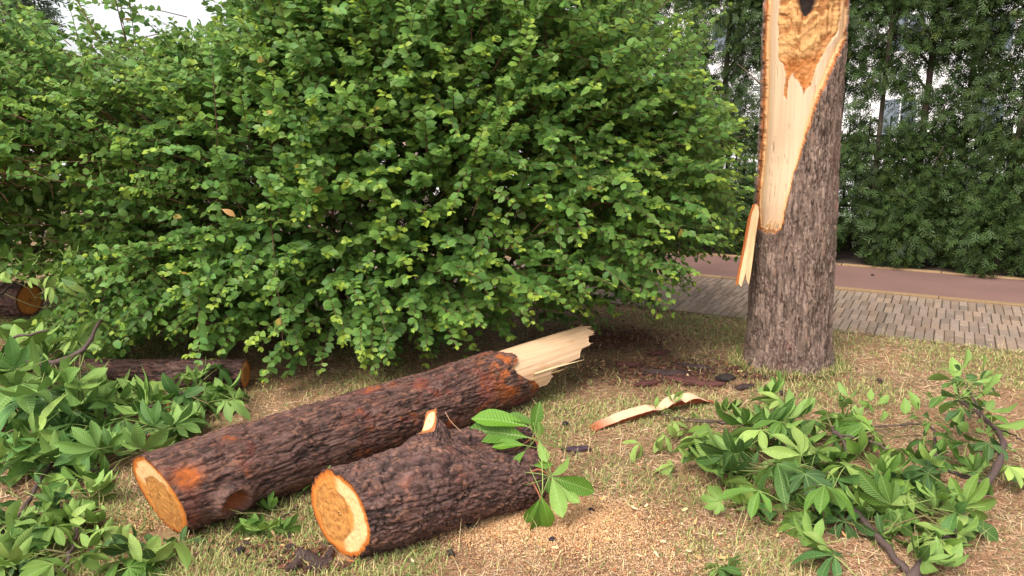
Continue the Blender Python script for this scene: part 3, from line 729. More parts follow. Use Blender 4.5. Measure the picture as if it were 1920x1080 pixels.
board(bd, 4.93, .022, 'splinter', TR, TO, M_WOOD, (.70, .46, .25))
bd = [(1411, 384, .06), (1417, 383, .06), (1410, 400, .05), (1404, 430, .03), (1396, 470, .01), (1387, 516, -.01), (1385, 532, -.02), (1379, 536, -.02), (1384, 505, -.01), (1395, 450, .02), (1402, 410, .04)]
board(bd, 4.935, .03, 'splinter_bark', TR, TO, M_TBARK, (.42, .13, .035))
v_, f_ = tube(curve([P(1426, 158, 5.02), P(1410, 143, 4.98), P(1397, 131, 4.95), P(1383, 120, 4.9)], 8), np.linspace(.006, .002, 8), 5)
a = Acc(); a.add(v_-TO, f_, (.2, .15, .12)); obj('twig', a.mesh('twig'), M_TWIG, TR)

# ------------------------------------------------------------------ torn wood strip and bark scraps on the grass
def torn_strip():
    p0 = G(1112, 806, .012); p1 = G(1338, 742, .05); d = unit(p1-p0); L = np.linalg.norm(p1-p0)
    sdv = unit(np.cross(d, [0, 0, 1.])); up = np.cross(sdv, d)
    r = empty('torn_wood_strip', (p0[0], p0[1], 0), 'torn strip of pale wood on red bark lying in the straw', 'wood strip'); O = np.array(r.location)
    n = 90; k = np.linspace(0, 1, n)
    top = np.interp(k, [0, .08, .18, .24, .33, .45, .55, .62, .70, .73, .80, .86, .93, 1], [.012, .030, .045, .056, .060, .064, .040, .075, .088, .060, .082, .070, .030, .008])+.004*(vn(np.stack([k*30, k*0, k*0], 1), 3)-.5)
    lowz = np.interp(k, [0, .3, .5, .7, 1], [0, .01, .03, .035, .012])
    lean = np.interp(k, [0, .5, 1], [.02, .055, .03])
    c = p0+d*(k*L)[:, None]; c[:, 2] = 0.004
    rows = []; cols = []
    for (hf, off, cc) in ((0, 0, 0), (.66, .020, 0), (.72, .017, 1), (1, -.035, 1), (1, -.047, 1), (.3, -.02, 0), (0, -.02, 0)):
        rows.append(c+sdv*(off+lean*0+0*k)[:, None]+up*(lowz+(top-lowz)*hf)[:, None]+sdv*(.35*0)); cols.append(cc)
    V = np.stack(rows, 1).reshape(-1, 3); m = len(rows)
    f = grid_faces(n, m)
    wc = np.array([.68, .43, .27]); bc = np.array([.26, .06, .025])
    col = np.array([wc if x else bc for x in cols]*n)
    tipm = np.repeat(ss(k, 0, .22)*(1-ss(k, .93, .97)), m); col = lerp(np.broadcast_to(bc*1.2, col.shape), col, tipm)
    rp = (f % m); iswood = np.isin(f % m, [2, 3, 4]).all(1)
    uv = np.stack([np.repeat(k*L, m), V[:, 2], V[:, 1]*0], 1)
    for nm, sel, mt in (('wood', iswood, M_WOOD), ('bark', ~iswood, M_BARK)):
        obj(nm, mesh_np(nm, V-O, [f[sel]], col, uv, False), mt, r)
torn_strip()
def scrap(px, py, ln, wd, label, seed, col=(.05, .03, .028), grp='loose bark scraps on the grass', rot=None, name='bark_scrap'):
    c = G(px, py); rs = np.random.default_rng(seed); n = 16; wd = wd*(1.25 if ln > .09 else 1); ln = ln*(1.2 if ln > .09 else 1)
    th = np.arange(n)*2*math.pi/n; rr = 1+.35*(rs.random(n)-.5)*1.6
    a0 = rot if rot is not None else rs.random()*3.1
    x = np.cos(th)*rr*ln/2; y = np.sin(th)*rr*wd/2
    def ringv(s, z): 
        X_ = x*s; Y_ = y*s; zz_ = z+.25*wd*(1-(Y_/(wd/2+1e-6))**2)*.6+rs.random(n)*.006
        return np.stack([X_*math.cos(a0)-Y_*math.sin(a0), X_*math.sin(a0)+Y_*math.cos(a0), zz_], 1)
    V = np.concatenate([ringv(1, .006), ringv(1, .016), ringv(.55, .022), [[0, 0, .028+.1*wd]]])
    f = [[k*n+i, k*n+(i+1) % n, (k+1)*n+(i+1) % n, (k+1)*n+i] for k in (0, 1) for i in range(n)]
    tr = [[2*n+i, 2*n+(i+1) % n, 3*n] for i in range(n)]
    cc = np.array(col)*(.6+.8*rs.random((len(V), 1)))
    o = obj(name, mesh_np(name, V, [np.array(f), np.array(tr), np.array([list(range(n))[::-1]])], cc, None, False), M_BARK, None, tuple(c+[0, 0, ground_z(c[:1], c[1:2])[0]]))
    return tag(o, label, 'bark scrap', grp)
R_ = (.085, .032, .026)
scrap(1235, 667, .14, .05, 'reddish curled bark scrap in the straw, furthest back near the shrub', 1, R_, rot=.3)
scrap(1180, 688, .16, .05, 'flat brown bark scrap just right of the splintered log tip', 2, R_)
scrap(1302, 692, .18, .05, 'long black bark scrap among the debris left of the standing trunk', 3, rot=-.35)
scrap(1250, 703, .22, .07, 'wide dark bark scrap in the middle of the bark debris', 4)
scrap(1278, 716, .15, .08, 'dark red bark scrap in front of the widest dark scrap', 5, R_, rot=-.5)
scrap(1210, 722, .14, .05, 'dark red pointed scrap at the left end of the bark debris', 6, R_, rot=.5)
scrap(1322, 724, .20, .06, 'brown bark scrap behind the right end of the torn wood strip', 7, R_, rot=-.1)
scrap(1358, 715, .12, .09, 'black block of bark between torn wood strip and standing trunk', 8, (.03, .022, .02))
scrap(1376, 697, .10, .04, 'small brown bark scrap at the foot of the standing trunk', 9, R_)
scrap(1395, 730, .10, .04, 'small black crumb of bark just in front of the trunk foot', 10)
scrap(1082, 850, .11, .035, 'lone dark bark strip in straw right of the forked log', 11, (.06, .035, .045), rot=.1)
scrap(1465, 742, .05, .03, 'small dark bark crumb behind the leafy branch pile', 12)
scrap(1650, 720, .06, .03, 'dark crumb on the straw right of the standing trunk', 13)
for i, (px, py, l, lab) in enumerate(((575, 1052, .10, 'largest black bark scrap in the dark litter in front of the forked log'), (600, 1066, .09, 'black bark scrap at the bottom of the litter in front of the forked log'),
        (555, 1068, .08, 'black bark scrap at the lower left of the litter before the forked log'), (620, 1045, .06, 'small black bark scrap nearest the forked log cut face'), (545, 1033, .04, 'smallest black crumb at the upper left of the litter before the forked log'))):
    scrap(px, py, l, l*.6, lab, 20+i, (.05, .03, .028), 'black crumbs before the forked log')
for i, (px, py, l, lab) in enumerate(((450, 1040, .04, 'tiny dark crumb below the small sprig between the two big logs'), (885, 998, .04, 'dark crumb just below the bark of the forked log, at the edge of the sawdust'),
        (845, 1048, .03, 'tiny crumb near the bottom edge below the forked log'), (1035, 1023, .03, 'dark crumb on the sawdust below the hanging sprout'), (1108, 968, .03, 'dark crumb on the straw right of the hanging sprout'),
        (1012, 815, .03, 'dark crumb beside the upper leaves of the hanging sprout'), (1060, 800, .03, 'tiny dark crumb left of the tip of the torn wood strip'),
        (1320, 483, .04, 'dark lump on the red lane left of the standing trunk'), (1636, 519, .04, 'dark lump on the red lane right of the standing trunk'))):
    scrap(px, py, l, l*.8, lab, 40+i, (.03, .02, .02), 'tiny dark crumbs')

# ------------------------------------------------------------------ leaves: shrub
def leaf_tpl(w=.31, fold=.10, curl=.08):
    u = [0, .14, .42, .78, 1.0]; wd = [0, .72, 1.0, .70, 0]
    V = []; 
    z = lambda x: -curl*4*(x-.5)**2*.5
    V.append((0, 0, z(0)))
    for k in (1, 2, 3): V += [(u[k], -w*wd[k], z(u[k])+fold*wd[k]), (u[k], 0, z(u[k])), (u[k], w*wd[k], z(u[k])+fold*wd[k])]
    V.append((1, 0, z(1)))
    q = [[1, 2, 5, 4], [2, 3, 6, 5], [4, 5, 8, 7], [5, 6, 9, 8]]; t = [[0, 2, 1], [0, 3, 2], [7, 8, 10], [8, 9, 10]]
    luv = np.array([(v[0], v[1]/w, 0) for v in V])
    return np.array(V), [np.array(q)[:, ::-1], np.array(t)[:, ::-1]], luv
def leaf_small(w, fold, curl):
    V = np.array([(0, 0, 0), (.24, -w*.82, fold*.7), (.24, w*.82, fold*.7), (.45, 0, curl*.4), (.66, -w*.93, fold), (.66, w*.93, fold), (1, 0, -curl)])
    q = [[0, 1, 4, 3], [0, 3, 5, 2]]; t = [[3, 4, 6], [3, 6, 5]]
    return V, [np.array(q), np.array(t)], V*np.array([1, 1/w, 0])
LS = [leaf_small(.33, .07, .10), leaf_small(.37, .03, .16), leaf_small(.30, .10, .04)]
LT = [leaf_tpl(.35, .06, .10), leaf_tpl(.38, .02, .16), leaf_tpl(.33, .10, .04)]

def sky_gap(p):
    x, y, d = proj(p)
    return (x > 70) & (x < 450) & (y < np.interp(x, [70, 110, 150, 250, 330, 400, 450], [10, 85, 100, 70, 60, 45, -30]))
def shrub(name, loc, label, ells, nshoot, seed, sizes=(.046, .082), keep=lambda p: np.ones(len(p), bool), ntop=300, stems=22, fill=5000):
    r = np.random.default_rng(seed); root = empty(name, loc, label, 'shrub'); O = np.array(root.location)
    vol = np.array([e[3]*e[4]*e[5] for e in ells])**(2/3); vol = vol/vol.sum()
    ei = r.choice(len(ells), nshoot, p=vol); E = np.array(ells)[ei]
    d = unit(r.normal(size=(nshoot, 3))+np.array([0, -.75, .1]))
    rad = .72+.30*r.random(nshoot)**.6; rad = rad+(r.random(nshoot) > .93)*.10
    st = E[:, :3]+d*E[:, 3:6]*rad[:, None]
    lump = vn(st*2.2, seed+3)
    st = E[:, :3]+d*E[:, 3:6]*(rad*(.86+.27*lump))[:, None]
    base = np.array([O[0], O[1], .2]); 
    outw = unit(d*np.array([1, 1, .6]))
    dirg = unit(st-np.array([O[0], O[1]+.3, .45])); dirn = unit(dirg*.75+outw*.35+r.normal(size=(nshoot, 3))*.36+np.array([0, 0, .05]))
    L = .35+.45*r.random(nshoot)
    nd = 15
    k = (np.arange(nd)+.5)/nd
    droop = .12+.6*r.random(nshoot)
    low = ss(1.6-st[:, 2], 0, 1.2); droop = droop*(.4+.75*low)
    pts = st[:, None]+dirn[:, None]*(L[:, None]*k)[..., None]
    pts[..., 2] -= droop[:, None]*(L[:, None]*k)**2
    tan = np.broadcast_to(dirn[:, None], pts.shape).copy(); tan[..., 2] -= 2*droop[:, None]*L[:, None]*k; tan = unit(tan)
    hole = sky_gap(pts.reshape(-1, 3)).reshape(nshoot, nd).any(1) & (r.random(nshoot) > .10)
    ok = ~hole & keep(pts.reshape(-1, 3)).reshape(nshoot, nd).all(1) & (pts[..., 2].min(1) > .06)
    pts, tan, L, E, lump, st, dirn, droop = pts[ok], tan[ok], L[ok], E[ok], lump[ok], st[ok], dirn[ok], droop[ok]; ns = len(pts)
    up = np.array([0, 0, 1.]); ow = unit((pts-E[:, None, :3])/E[:, None, 3:6])
    sideb = unit(np.cross(tan, up))
    P_, T_, N_, S_, C_ = [], [], [], [], []
    shade = r.random(ns)
    base_c = np.array([.165, .325, .060]); yel = np.array([.36, .48, .06]); blu = np.array([.105, .245, .068]); 
    for sg in (-1, 1):
        tw = r.normal(size=(ns, nd, 3))
        T = unit(sideb*sg*.9+tan*.55+tw*.38-up*.10)
        N = unit(up*.6+ow*.85*np.array([1, 1, .4])+r.normal(size=(ns, nd, 3))*.46)
        sz = (sizes[0]+(sizes[1]-sizes[0])*(.55*r.random((ns, nd))+.45*r.random((ns, 1))))*np.interp(k, [0, .2, .75, 1], [.85, 1, .95, .55])[None]
        tip = ss(k, .80, 1.0)[None]*(.15+.7*(shade > .6))[:, None]+.0*sz
        c = lerp3(base_c, blu, (r.random((ns, nd))*.8))
        c = c*(.72+.45*r.random((ns, nd))+.22*(shade[:, None]-.5))[..., None]
        c = c+(yel-c)*(np.clip(tip+.22*r.random((ns, nd))**2+.20*(shade > .8)[:, None], 0, 1))[..., None]
        old = r.random((ns, nd)) > .996; c[old] = (.40, .30, .06)
        kp = (r.random((ns, nd)) < .86).ravel()
        P_.append(pts.reshape(-1, 3)[kp]); T_.append(T.reshape(-1, 3)[kp]); N_.append(N.reshape(-1, 3)[kp]); S_.append(sz.ravel()[kp]); C_.append(c.reshape(-1, 3)[kp])
    # a pair at each shoot's tip
    P_.append(pts[:, -1]); T_.append(tan[:, -1]); N_.append(unit(up+.3*r.normal(size=(ns, 3)))); S_.append(np.full(ns, sizes[0]*.75)); C_.append(np.broadcast_to(yel, (ns, 3)))
    # loose inner leaves
    ei = r.choice(len(ells), fill, p=vol); Ef = np.array(ells)[ei]
    dd = unit(r.normal(size=(fill, 3))); fp = Ef[:, :3]+dd*Ef[:, 3:6]*(.45+.4*r.random(fill))[:, None]
    m = (fp[:, 2] > .15) & keep(fp) & ~sky_gap(fp); fp = fp[m]; nf = len(fp)
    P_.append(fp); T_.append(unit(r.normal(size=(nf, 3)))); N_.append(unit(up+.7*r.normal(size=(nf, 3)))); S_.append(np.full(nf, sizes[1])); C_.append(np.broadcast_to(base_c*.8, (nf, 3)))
    P_, T_, N_, S_, C_ = map(np.concatenate, (P_, T_, N_, S_, C_))
    # the leaves that show largest become parts
    Fm = frames(T_, N_); cen = P_+Fm[:, :, 0]*S_[:, None]*.5
    x, y, dep = proj(cen); vw = unit(cen-[0, 0, CAMH]); area = S_**2*abs((Fm[:, :, 2]*vw).sum(1))/dep**2
    inn = (x > 5) & (x < 1915) & (y > 5) & (y < 1075)
    key = np.where(inn, (x//12).astype(int)*1000+(y//12).astype(int), -1)
    order = np.argsort(dep); seen = set(); cand = []
    for i in order:
        kk = key[i]
        if kk < 0 or kk in seen: continue
        seen.add(kk); cand.append(i)
    cand = np.array(cand) if len(cand) else np.zeros(0, int)
    cand = cand[np.argsort(-area[cand])][:ntop]
    issel = np.zeros(len(P_), bool); issel[cand] = True
    # shared meshes
    pal = C_[cand[r.choice(len(cand), 14)]] if len(cand) else []
    metas = []
    for pi, pc in enumerate(pal):
        tv, tf, tl = LT[pi % 3]; me = mesh_np('leaf', tv, tf, pc, tl); me.materials.append(M_BUSH); metas.append(me)
    for i in cand:
        j = int(np.argmin(((pal-C_[i])**2).sum(1)+1e-5*r.random(14))); o = obj('leaf', metas[j], None, root)
        M = Matrix.Identity(4)
        for a_ in range(3):
            for b_ in range(3): M[a_][b_] = Fm[i, a_, b_]*S_[i]
            M[a_][3] = P_[i, a_]-O[a_]
        o.matrix_local = M
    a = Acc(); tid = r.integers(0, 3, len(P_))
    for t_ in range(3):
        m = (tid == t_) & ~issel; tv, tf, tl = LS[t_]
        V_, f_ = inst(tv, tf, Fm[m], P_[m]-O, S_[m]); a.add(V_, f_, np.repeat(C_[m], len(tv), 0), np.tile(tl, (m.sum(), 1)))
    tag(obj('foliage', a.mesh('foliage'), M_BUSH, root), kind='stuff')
    # fine shoots, then the main stems
    a = Acc(); kk = np.linspace(-.25, 1, 6)
    pp = st[:, None]+dirn[:, None]*(L[:, None]*kk)[..., None]; pp[..., 2] -= droop[:, None]*(L[:, None]*kk)**2
    rr = np.linspace(.0045, .0014, 6)
    offs = np.array([[1, 0], [-.5, .87], [-.5, -.87]])
    sb = unit(np.cross(dirn, up)); ub = np.cross(sb, dirn)
    VV = pp[:, :, None]+rr[None, :, None, None]*(offs[None, None, :, :1]*sb[:, None, None]+offs[None, None, :, 1:]*ub[:, None, None])
    g = grid_faces(6, 3); n = len(VV)
    a.add(VV.reshape(-1, 3)-O, [(g[None]+(np.arange(n)*18)[:, None, None]).reshape(-1, 4)], (.15, .075, .045))
    tag(obj('shoots', a.mesh('shoots'), M_TWIG, root), kind='stuff')
    for i in range(stems):
        j = r.integers(ns); e = st[j]; b0 = O+np.array([r.normal()*.22*(3 if len(ells) > 2 else 1), r.normal()*.15, 0])
        mid = b0+(e-b0)*.5+np.array([0, 0, .35])
        v_, f_ = tube(curve([b0, mid, e], 12), np.linspace(.022, .005, 12), 6); a = Acc(); a.add(v_-O, f_, (.10, .07, .055)); obj('stem', a.mesh('stem'), M_TWIG, root)
    return root
def lerp3(a, b, t): return a+(b-a)*t[..., None]
def keep1(p):
    x, y, d = proj(p)
    ok = ~((x > 1150) & (y > np.interp(x, [1150, 1240, 1300, 1400, 1500], [655, 615, 560, 470, 380]))) & (x < 1425)
    ok &= y < np.interp(x, [0, 250, 430, 500, 600, 900, 950, 1150], [640, 690, 700, 712, 712, 668, 640, 640])
    ok &= (x < np.interp(y, [0, 60, 80, 120, 200, 330, 400, 470, 560], [1235, 1315, 1350, 1310, 1390, 1425, 1415, 1400, 1320])) | (p[:, 1] > 6.3)
    ok &= p[:, 1] > 4.25
    ok &= ~((x < 80) & (y > 528) & (y < 605) & (p[:, 1] < 6.9)) & ~((x < 110) & (y > 340) & (y < 520) & (p[:, 1] < 5.3)) & ~((x > 425) & (x < 485) & (y > 668))
    # keep off the long log
    rel = p-A0; s = rel@dirL; lt = np.abs(rel@bL); ok &= ~((s < LB+.9) & (lt < .26) & (p[:, 2] < .42))
    return ok
shrub('leafy_shrub', (-.9, 5.95, 0), 'huge bright green shrub with round leaves filling the space behind the logs',
      [(-.75, 5.95, 1.20, 2.0, 1.45, 1.25), (-2.1, 5.95, 1.15, 1.9, 1.5, 1.15), (-.35, 6.0, 2.05, 1.65, 1.3, 1.15), (-1.5, 6.1, 2.2, 1.5, 1.2, 1.0), (-4.0, 6.7, 1.15, 1.3, .9, .95), (.45, 5.95, 1.35, 1.05, 1.0, .95), (-1.2, 5.55, .55, 2.0, .85, .45), (-3.3, 6.1, 1.35, 1.3, 1.3, 1.05)], 6200, 5, keep=keep1, fill=12000)

# ------------------------------------------------------------------ hedge of cypresses
def spray_tpl(seed, n=7):
    r = np.random.default_rng(seed); V = []; T = []
    def strip_(p, d, L, w, z):
        s = np.array([-d[1], d[0], 0]); i = len(V)
        V.extend([p, p+d*L*.55+s*w*.8+[0, 0, z*.5], p+d*L+[0, 0, z], p+d*L*.55-s*w*.8+[0, 0, z*.5]]); T.append([i, i+1, i+2, i+3])
    strip_(np.array([0, 0, 0.]), np.array([1., 0, 0]), 1, .05, -.15)
    for k in range(n):
        u = .12+.75*k/n; sg = 1 if k % 2 else -1; ang = sg*math.radians(38+r.random()*16)
        strip_(np.array([u, 0, -.12*u]), np.array([math.cos(ang), math.sin(ang), 0]), .42*(1-u*.5)+.10*r.random(), .055, -.08*r.random())
    return np.array(V), [np.array(T)]
SPR = [spray_tpl(i) for i in range(3)]
def ellip_tree(name, base, label, lobes, nspr, size, seed, colr, mat, trunk, grp, cat='tree', limbs=8):
    r = np.random.default_rng(seed); root = empty(name, base, label, cat, grp); O = np.array(root.location)
    a = Acc(); P_, T_, N_, C_ = [], [], [], []
    vol = np.array([l[3]*l[4]*l[5] for l in lobes])**.67; vol /= vol.sum()
    for l, v in zip(lobes, vol):
        n = int(nspr*v); d = unit(r.normal(size=(n, 3))); q = np.array(l[:3])+d*np.array(l[3:6])*(.45+.6*r.random(n)**.7)[:, None]
        gap = vn((q+O)*3.3, seed); gq = vn((q+O)*1.4, 77)
        m = (gap > .30) & (q[:, 2]+O[2] > .08) & (gq > .22)
        if cat == 'tree' and O[1] < 15: m &= ~((np.abs(q[:, 2]-1.9) < .45) & (gap < .47+.3*(gq-.5))); q = q[m]; d = d[m]; n = len(q)
        P_.append(q); T_.append(unit(d*np.array([1, 1, .5])+r.normal(size=(n, 3))*.45+np.array([0, 0, trunk[3]*2.4]))); N_.append(unit(r.normal(size=(n, 3))*.9+np.array([0, -.5, .3])))
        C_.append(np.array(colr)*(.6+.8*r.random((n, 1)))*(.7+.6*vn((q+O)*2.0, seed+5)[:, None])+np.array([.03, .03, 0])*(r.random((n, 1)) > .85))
    P_, T_, N_, C_ = map(np.concatenate, (P_, T_, N_, C_)); tid = r.integers(0, 3, len(P_)); Fm = frames(T_, N_); S_ = size*(.6+.8*r.random(len(P_)))
    for t_ in range(3):
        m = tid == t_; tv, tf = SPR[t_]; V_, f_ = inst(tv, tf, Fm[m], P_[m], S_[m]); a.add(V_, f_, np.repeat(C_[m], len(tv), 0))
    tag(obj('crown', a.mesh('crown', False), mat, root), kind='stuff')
    h, rt, lean, _ = trunk
    a = Acc(); pts = curve([(0, 0, -.05), (lean*.4, .02, h*.35), (lean*.7, -.03, h*.7), (lean, 0, h)], 16); v_, f_ = tube(pts, np.linspace(rt, rt*.3, 16), 9); a.add(v_, f_, (.085, .06, .045))
    obj('trunk', a.mesh('trunk'), M_TWIG, root)
    for i in range(limbs):
        k = int(3+i*11/limbs) ; p = pts[k]; an = r.random()*6.28; ln = (.5+.5*r.random())*trunk[1]*13
        e = p+np.array([math.cos(an)*ln, math.sin(an)*ln, ln*.9]); v_, f_ = tube(curve([p, (p+e)/2-[0, 0, .04], e], 7), np.linspace(rt*.35, rt*.1, 7), 5)
        b_ = Acc(); b_.add(v_, f_, (.07, .05, .04)); obj('limb', b_.mesh('limb'), M_TWIG, root)
    return root
def s_for_px(px, n):
    k = (px-960)/F; lo, hi = -20, 12
    for _ in range(50):
        mid = (lo+hi)/2; p = pn(mid, n, .8); x, _, _ = proj(p[None])
        if x[0] < px: lo = mid
        else: hi = mid
    return lo
hp = [(1140, 'just right of the shrub top'), (1245, 'behind the right tips of the shrub'), (1345, 'immediately left of the broken trunk'), (1450, 'behind the broken trunk'), (1555, 'showing at the right edge of the broken trunk'), (1640, 'first clear one right of the broken trunk'), (1720, 'second clear one right of the broken trunk'), (1795, 'with its bare trunk foot showing'), (1885, 'nearest the right edge of the photo'), (1990, 'cut by the right edge of the photo'), (2110, 'beyond the right edge of the hedge row')]
for i, (px, desc) in enumerate(hp):
    n = 10.1+.15*math.sin(i*2.1); s = s_for_px(px, n); b0 = pn(s, n, .01); r = random.Random(i)
    lb = [(0, 0, .98, .50, .45, .66), (r.uniform(-.1, .1), 0, 2.75, .62, .5, .85), (r.uniform(-.2, .2), 0, 3.6, .6, .5, .8), (r.uniform(-.15, .15), -.1, 1.75, .42, .3, .5), (r.uniform(-.3, .3), -.15, .75, .34, .3, .4)]
    lb.append((r.uniform(-.3, .3), -.28, .42, .36, .28, .40))
    if i % 2: lb.append((r.uniform(.3, .5), -.2, .5, .3, .3, .45))
    if px < 1300: lb.append((0, 0, 2.0, .6, .45, .9)); 
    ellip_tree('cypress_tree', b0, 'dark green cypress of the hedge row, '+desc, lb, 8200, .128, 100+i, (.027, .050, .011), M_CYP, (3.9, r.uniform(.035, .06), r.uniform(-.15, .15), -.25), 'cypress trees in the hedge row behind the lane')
# dark trees far behind on the left
ellip_tree('background_tree', (-13.6, 20, 0), 'dark tree far behind the shrub at the upper left corner', [(0, 0, 4.6, 2.2, 2, 2.2), (-1.5, 0, 3.8, 2, 2, 2)], 5000, .42, 300, (.035, .055, .035), M_FAR, (4.5, .16, .2, -.2), None)
ellip_tree('background_tree', (-9.0, 26, 0), 'low bushy tree far behind the shrub, right of the dark corner tree', [(0, 0, 1.5, 2.6, 2, 1.4), (3, 0, 1.4, 2.4, 2, 1.3)], 4000, .42, 301, (.05, .08, .035), M_FAR, (3, .14, .2, -.2), None)

# ------------------------------------------------------------------ chestnut branches
def leaflet(L, w, droop, fold, wave, r, nu=9, sharp=.66):
    us = np.linspace(0, 1, nu); wd = np.where(us < sharp, np.sin(us/sharp*math.pi/2)**1.25, np.cos(np.clip((us-sharp)/(1-sharp), 0, 1)*math.pi/2)**.8); wd[0] = .03; wd[-1] = .01
    cs = np.array([-1, -.55, 0, .55, 1]); V = []; U = []
    ph = r.random()*6
    for i, u in enumerate(us):
        for c in cs:
            x = u*L; y = c*w*wd[i]*L; z = fold*abs(c)*wd[i]*w*L-droop*u*u*L+wave*L*math.sin(u*9+ph+c*2)*abs(c)*wd[i]
            V.append((x, y, z)); U.append((u, c*max(wd[i], .05), 0))
    return np.array(V), grid_faces(nu, 5, False)[:, ::-1], np.array(U)
def comp_tpl(seed, n=None, col=None, wilt=None):
    r = np.random.default_rng(seed); n = n or r.choice([5, 6, 7, 7]); a = Acc(); wilt = .25+.75*r.random() if wilt is None else wilt
    for k in range(n):
        t = (k-(n-1)/2)/((n-1)/2) if n > 1 else 0
        ang = t*math.radians(115+10*r.random())+r.normal()*.06; L = (1-.42*abs(t)**1.4)*(.92+.16*r.random())
        v, f, u = leaflet(L, .175+.04*r.random(), .16+.85*wilt*r.random()+.1*wilt, .45-.5*r.random()*wilt, .02+.02*wilt, r)
        tw = r.normal()*.35*(.4+wilt); ct, st = math.cos(tw), math.sin(tw)
        v = v@np.array([[1, 0, 0], [0, ct, -st], [0, st, ct]]).T
        el = -.1-.35*wilt*r.random(); ce_, se = math.cos(el), math.sin(el); v = v@np.array([[ce_, 0, -se], [0, 1, 0], [se, 0, ce_]]).T
        c_, s_ = math.cos(ang), math.sin(ang); v = v@np.array([[c_, -s_, 0], [s_, c_, 0], [0, 0, 1]]).T
        a.add(v, [f], np.array(col)*(.85+.3*r.random()), u)
    v, f = tube(curve([(0, 0, 0), (-.3, .02, -.04), (-.8, 0, -.22)], 6), .012, 4); a.add(v, f, (.28, .36, .10), np.tile([0, 1, 0], (len(v), 1)))
    return a.mesh('leaf')
CG = [(.06, .13, .025), (.085, .175, .024), (.045, .105, .028), (.15, .25, .04), (.058, .13, .030), (.25, .35, .08), (.07, .15, .02), (.095, .19, .028)]
CT = [comp_tpl(500+i, col=CG[i % len(CG)]) for i in range(16)]
ST = [comp_tpl(600+i, n=1, col=CG[(i*3) % len(CG)], wilt=.3) for i in range(4)]+[comp_tpl(620+i, n=3, col=CG[(i*3+1) % len(CG)], wilt=.6) for i in range(4)]
FT = [comp_tpl(640+i, n=5, col=CG[5], wilt=.9) for i in range(3)]
CL = [comp_tpl(560+i, col=[(.15, .27, .06), (.20, .32, .08), (.10, .22, .05), (.07, .17, .04)][i % 4], wilt=.45+.5*((i*37 % 10)/10)) for i in range(8)]
for me in CT+ST+FT+CL: me.materials.append(M_CHEST)
def put_leaf(root, me, p, T, N, s, lab=None):
    O = np.array(root.location); Fm = frames(np.array([T]), np.array([N]))[0]; o = obj('leaf', me, None, root)
    M = Matrix.Identity(4)
    for a_ in range(3):
        for b_ in range(3): M[a_][b_] = Fm[a_, b_]*s
        M[a_][3] = p[a_]-O[a_]
    o.matrix_local = M
    return o
def branch(name, label, stems, regions, seed, grp=None, cat='branch', flip=.33, up=1.0):
    """stems: lists of (px,py,z,r); regions: (polygon px, count, zlo, zhi, size lo, hi, templates)"""
    r = np.random.default_rng(seed); b0 = G(*stems[0][0][:3]); root = empty(name, (b0[0], b0[1], 0), label, cat, grp); O = np.array(root.location); nodes = []
    for k, st in enumerate(stems):
        pts = curve([G(x, y, z) for x, y, z, _ in st], 22); rad = np.interp(np.linspace(0, 1, 22), np.linspace(0, 1, len(st)), [q[3] for q in st])
        rad = rad*(1+.15*np.sin(np.arange(22)*2.3)); pts[1:-1] += r.normal(size=(20, 3))*.004
        v_, f_ = tube(pts, rad, 8); a = Acc(); a.add(v_-O, f_, (.085, .055, .048)); obj('stem', a.mesh('stem'), M_TWIG, root); nodes.append(pts)
    nodes = np.concatenate(nodes); tw = []
    for poly, cnt, z0, z1, s0, s1, tp in regions:
        xs = [p[0] for p in poly]; ys = [p[1] for p in poly]; c = 0
        while c < cnt:
            x = r.uniform(min(xs), max(xs)); y = r.uniform(min(ys), max(ys))
            if not inpoly(np.array([x]), np.array([y]), poly)[0]: continue
            if (x < 84 and 522 < y < 598) or (300 < x < 480 and 665 < y < 708 and r.random() < .6): c += .3; continue
            z = z0+(z1-z0)*r.random()**1.3; p = G(x, y, z)
            nb = nodes[np.argmin(((nodes-p)**2).sum(1))]; dv_ = p-nb
            T = unit(dv_*np.array([1, 1, .3])*1.5+r.normal(size=3)*np.array([.16, .16, .06])); N = unit(np.array([0, -.25, 1.])*up+r.normal(size=3)*.45)
            if r.random() < flip: N = -N+np.array([0, -.5, .3])
            sz = r.uniform(s0, s1)*1.18; put_leaf(root, tp[r.integers(len(tp))], p, T, N, sz); c += .78
            hub = p-unit(T)*sz*.75-np.array([0, 0, .03])
            if .05 < np.linalg.norm(hub-nb) < .45 and r.random() < .7: tw.append((nb, hub))
    for (nb, hub) in tw:
        mid = (nb+hub)/2+r.normal(size=3)*.015; v_, f_ = tube(curve([nb, mid, hub], 5), np.linspace(.005, .0025, 5), 4)
        a = Acc(); a.add(v_-O, f_, (.14, .12, .045)); obj('twig', a.mesh('twig'), M_TWIG, root)
    return root
S_ = CT; MIX = CT+ST
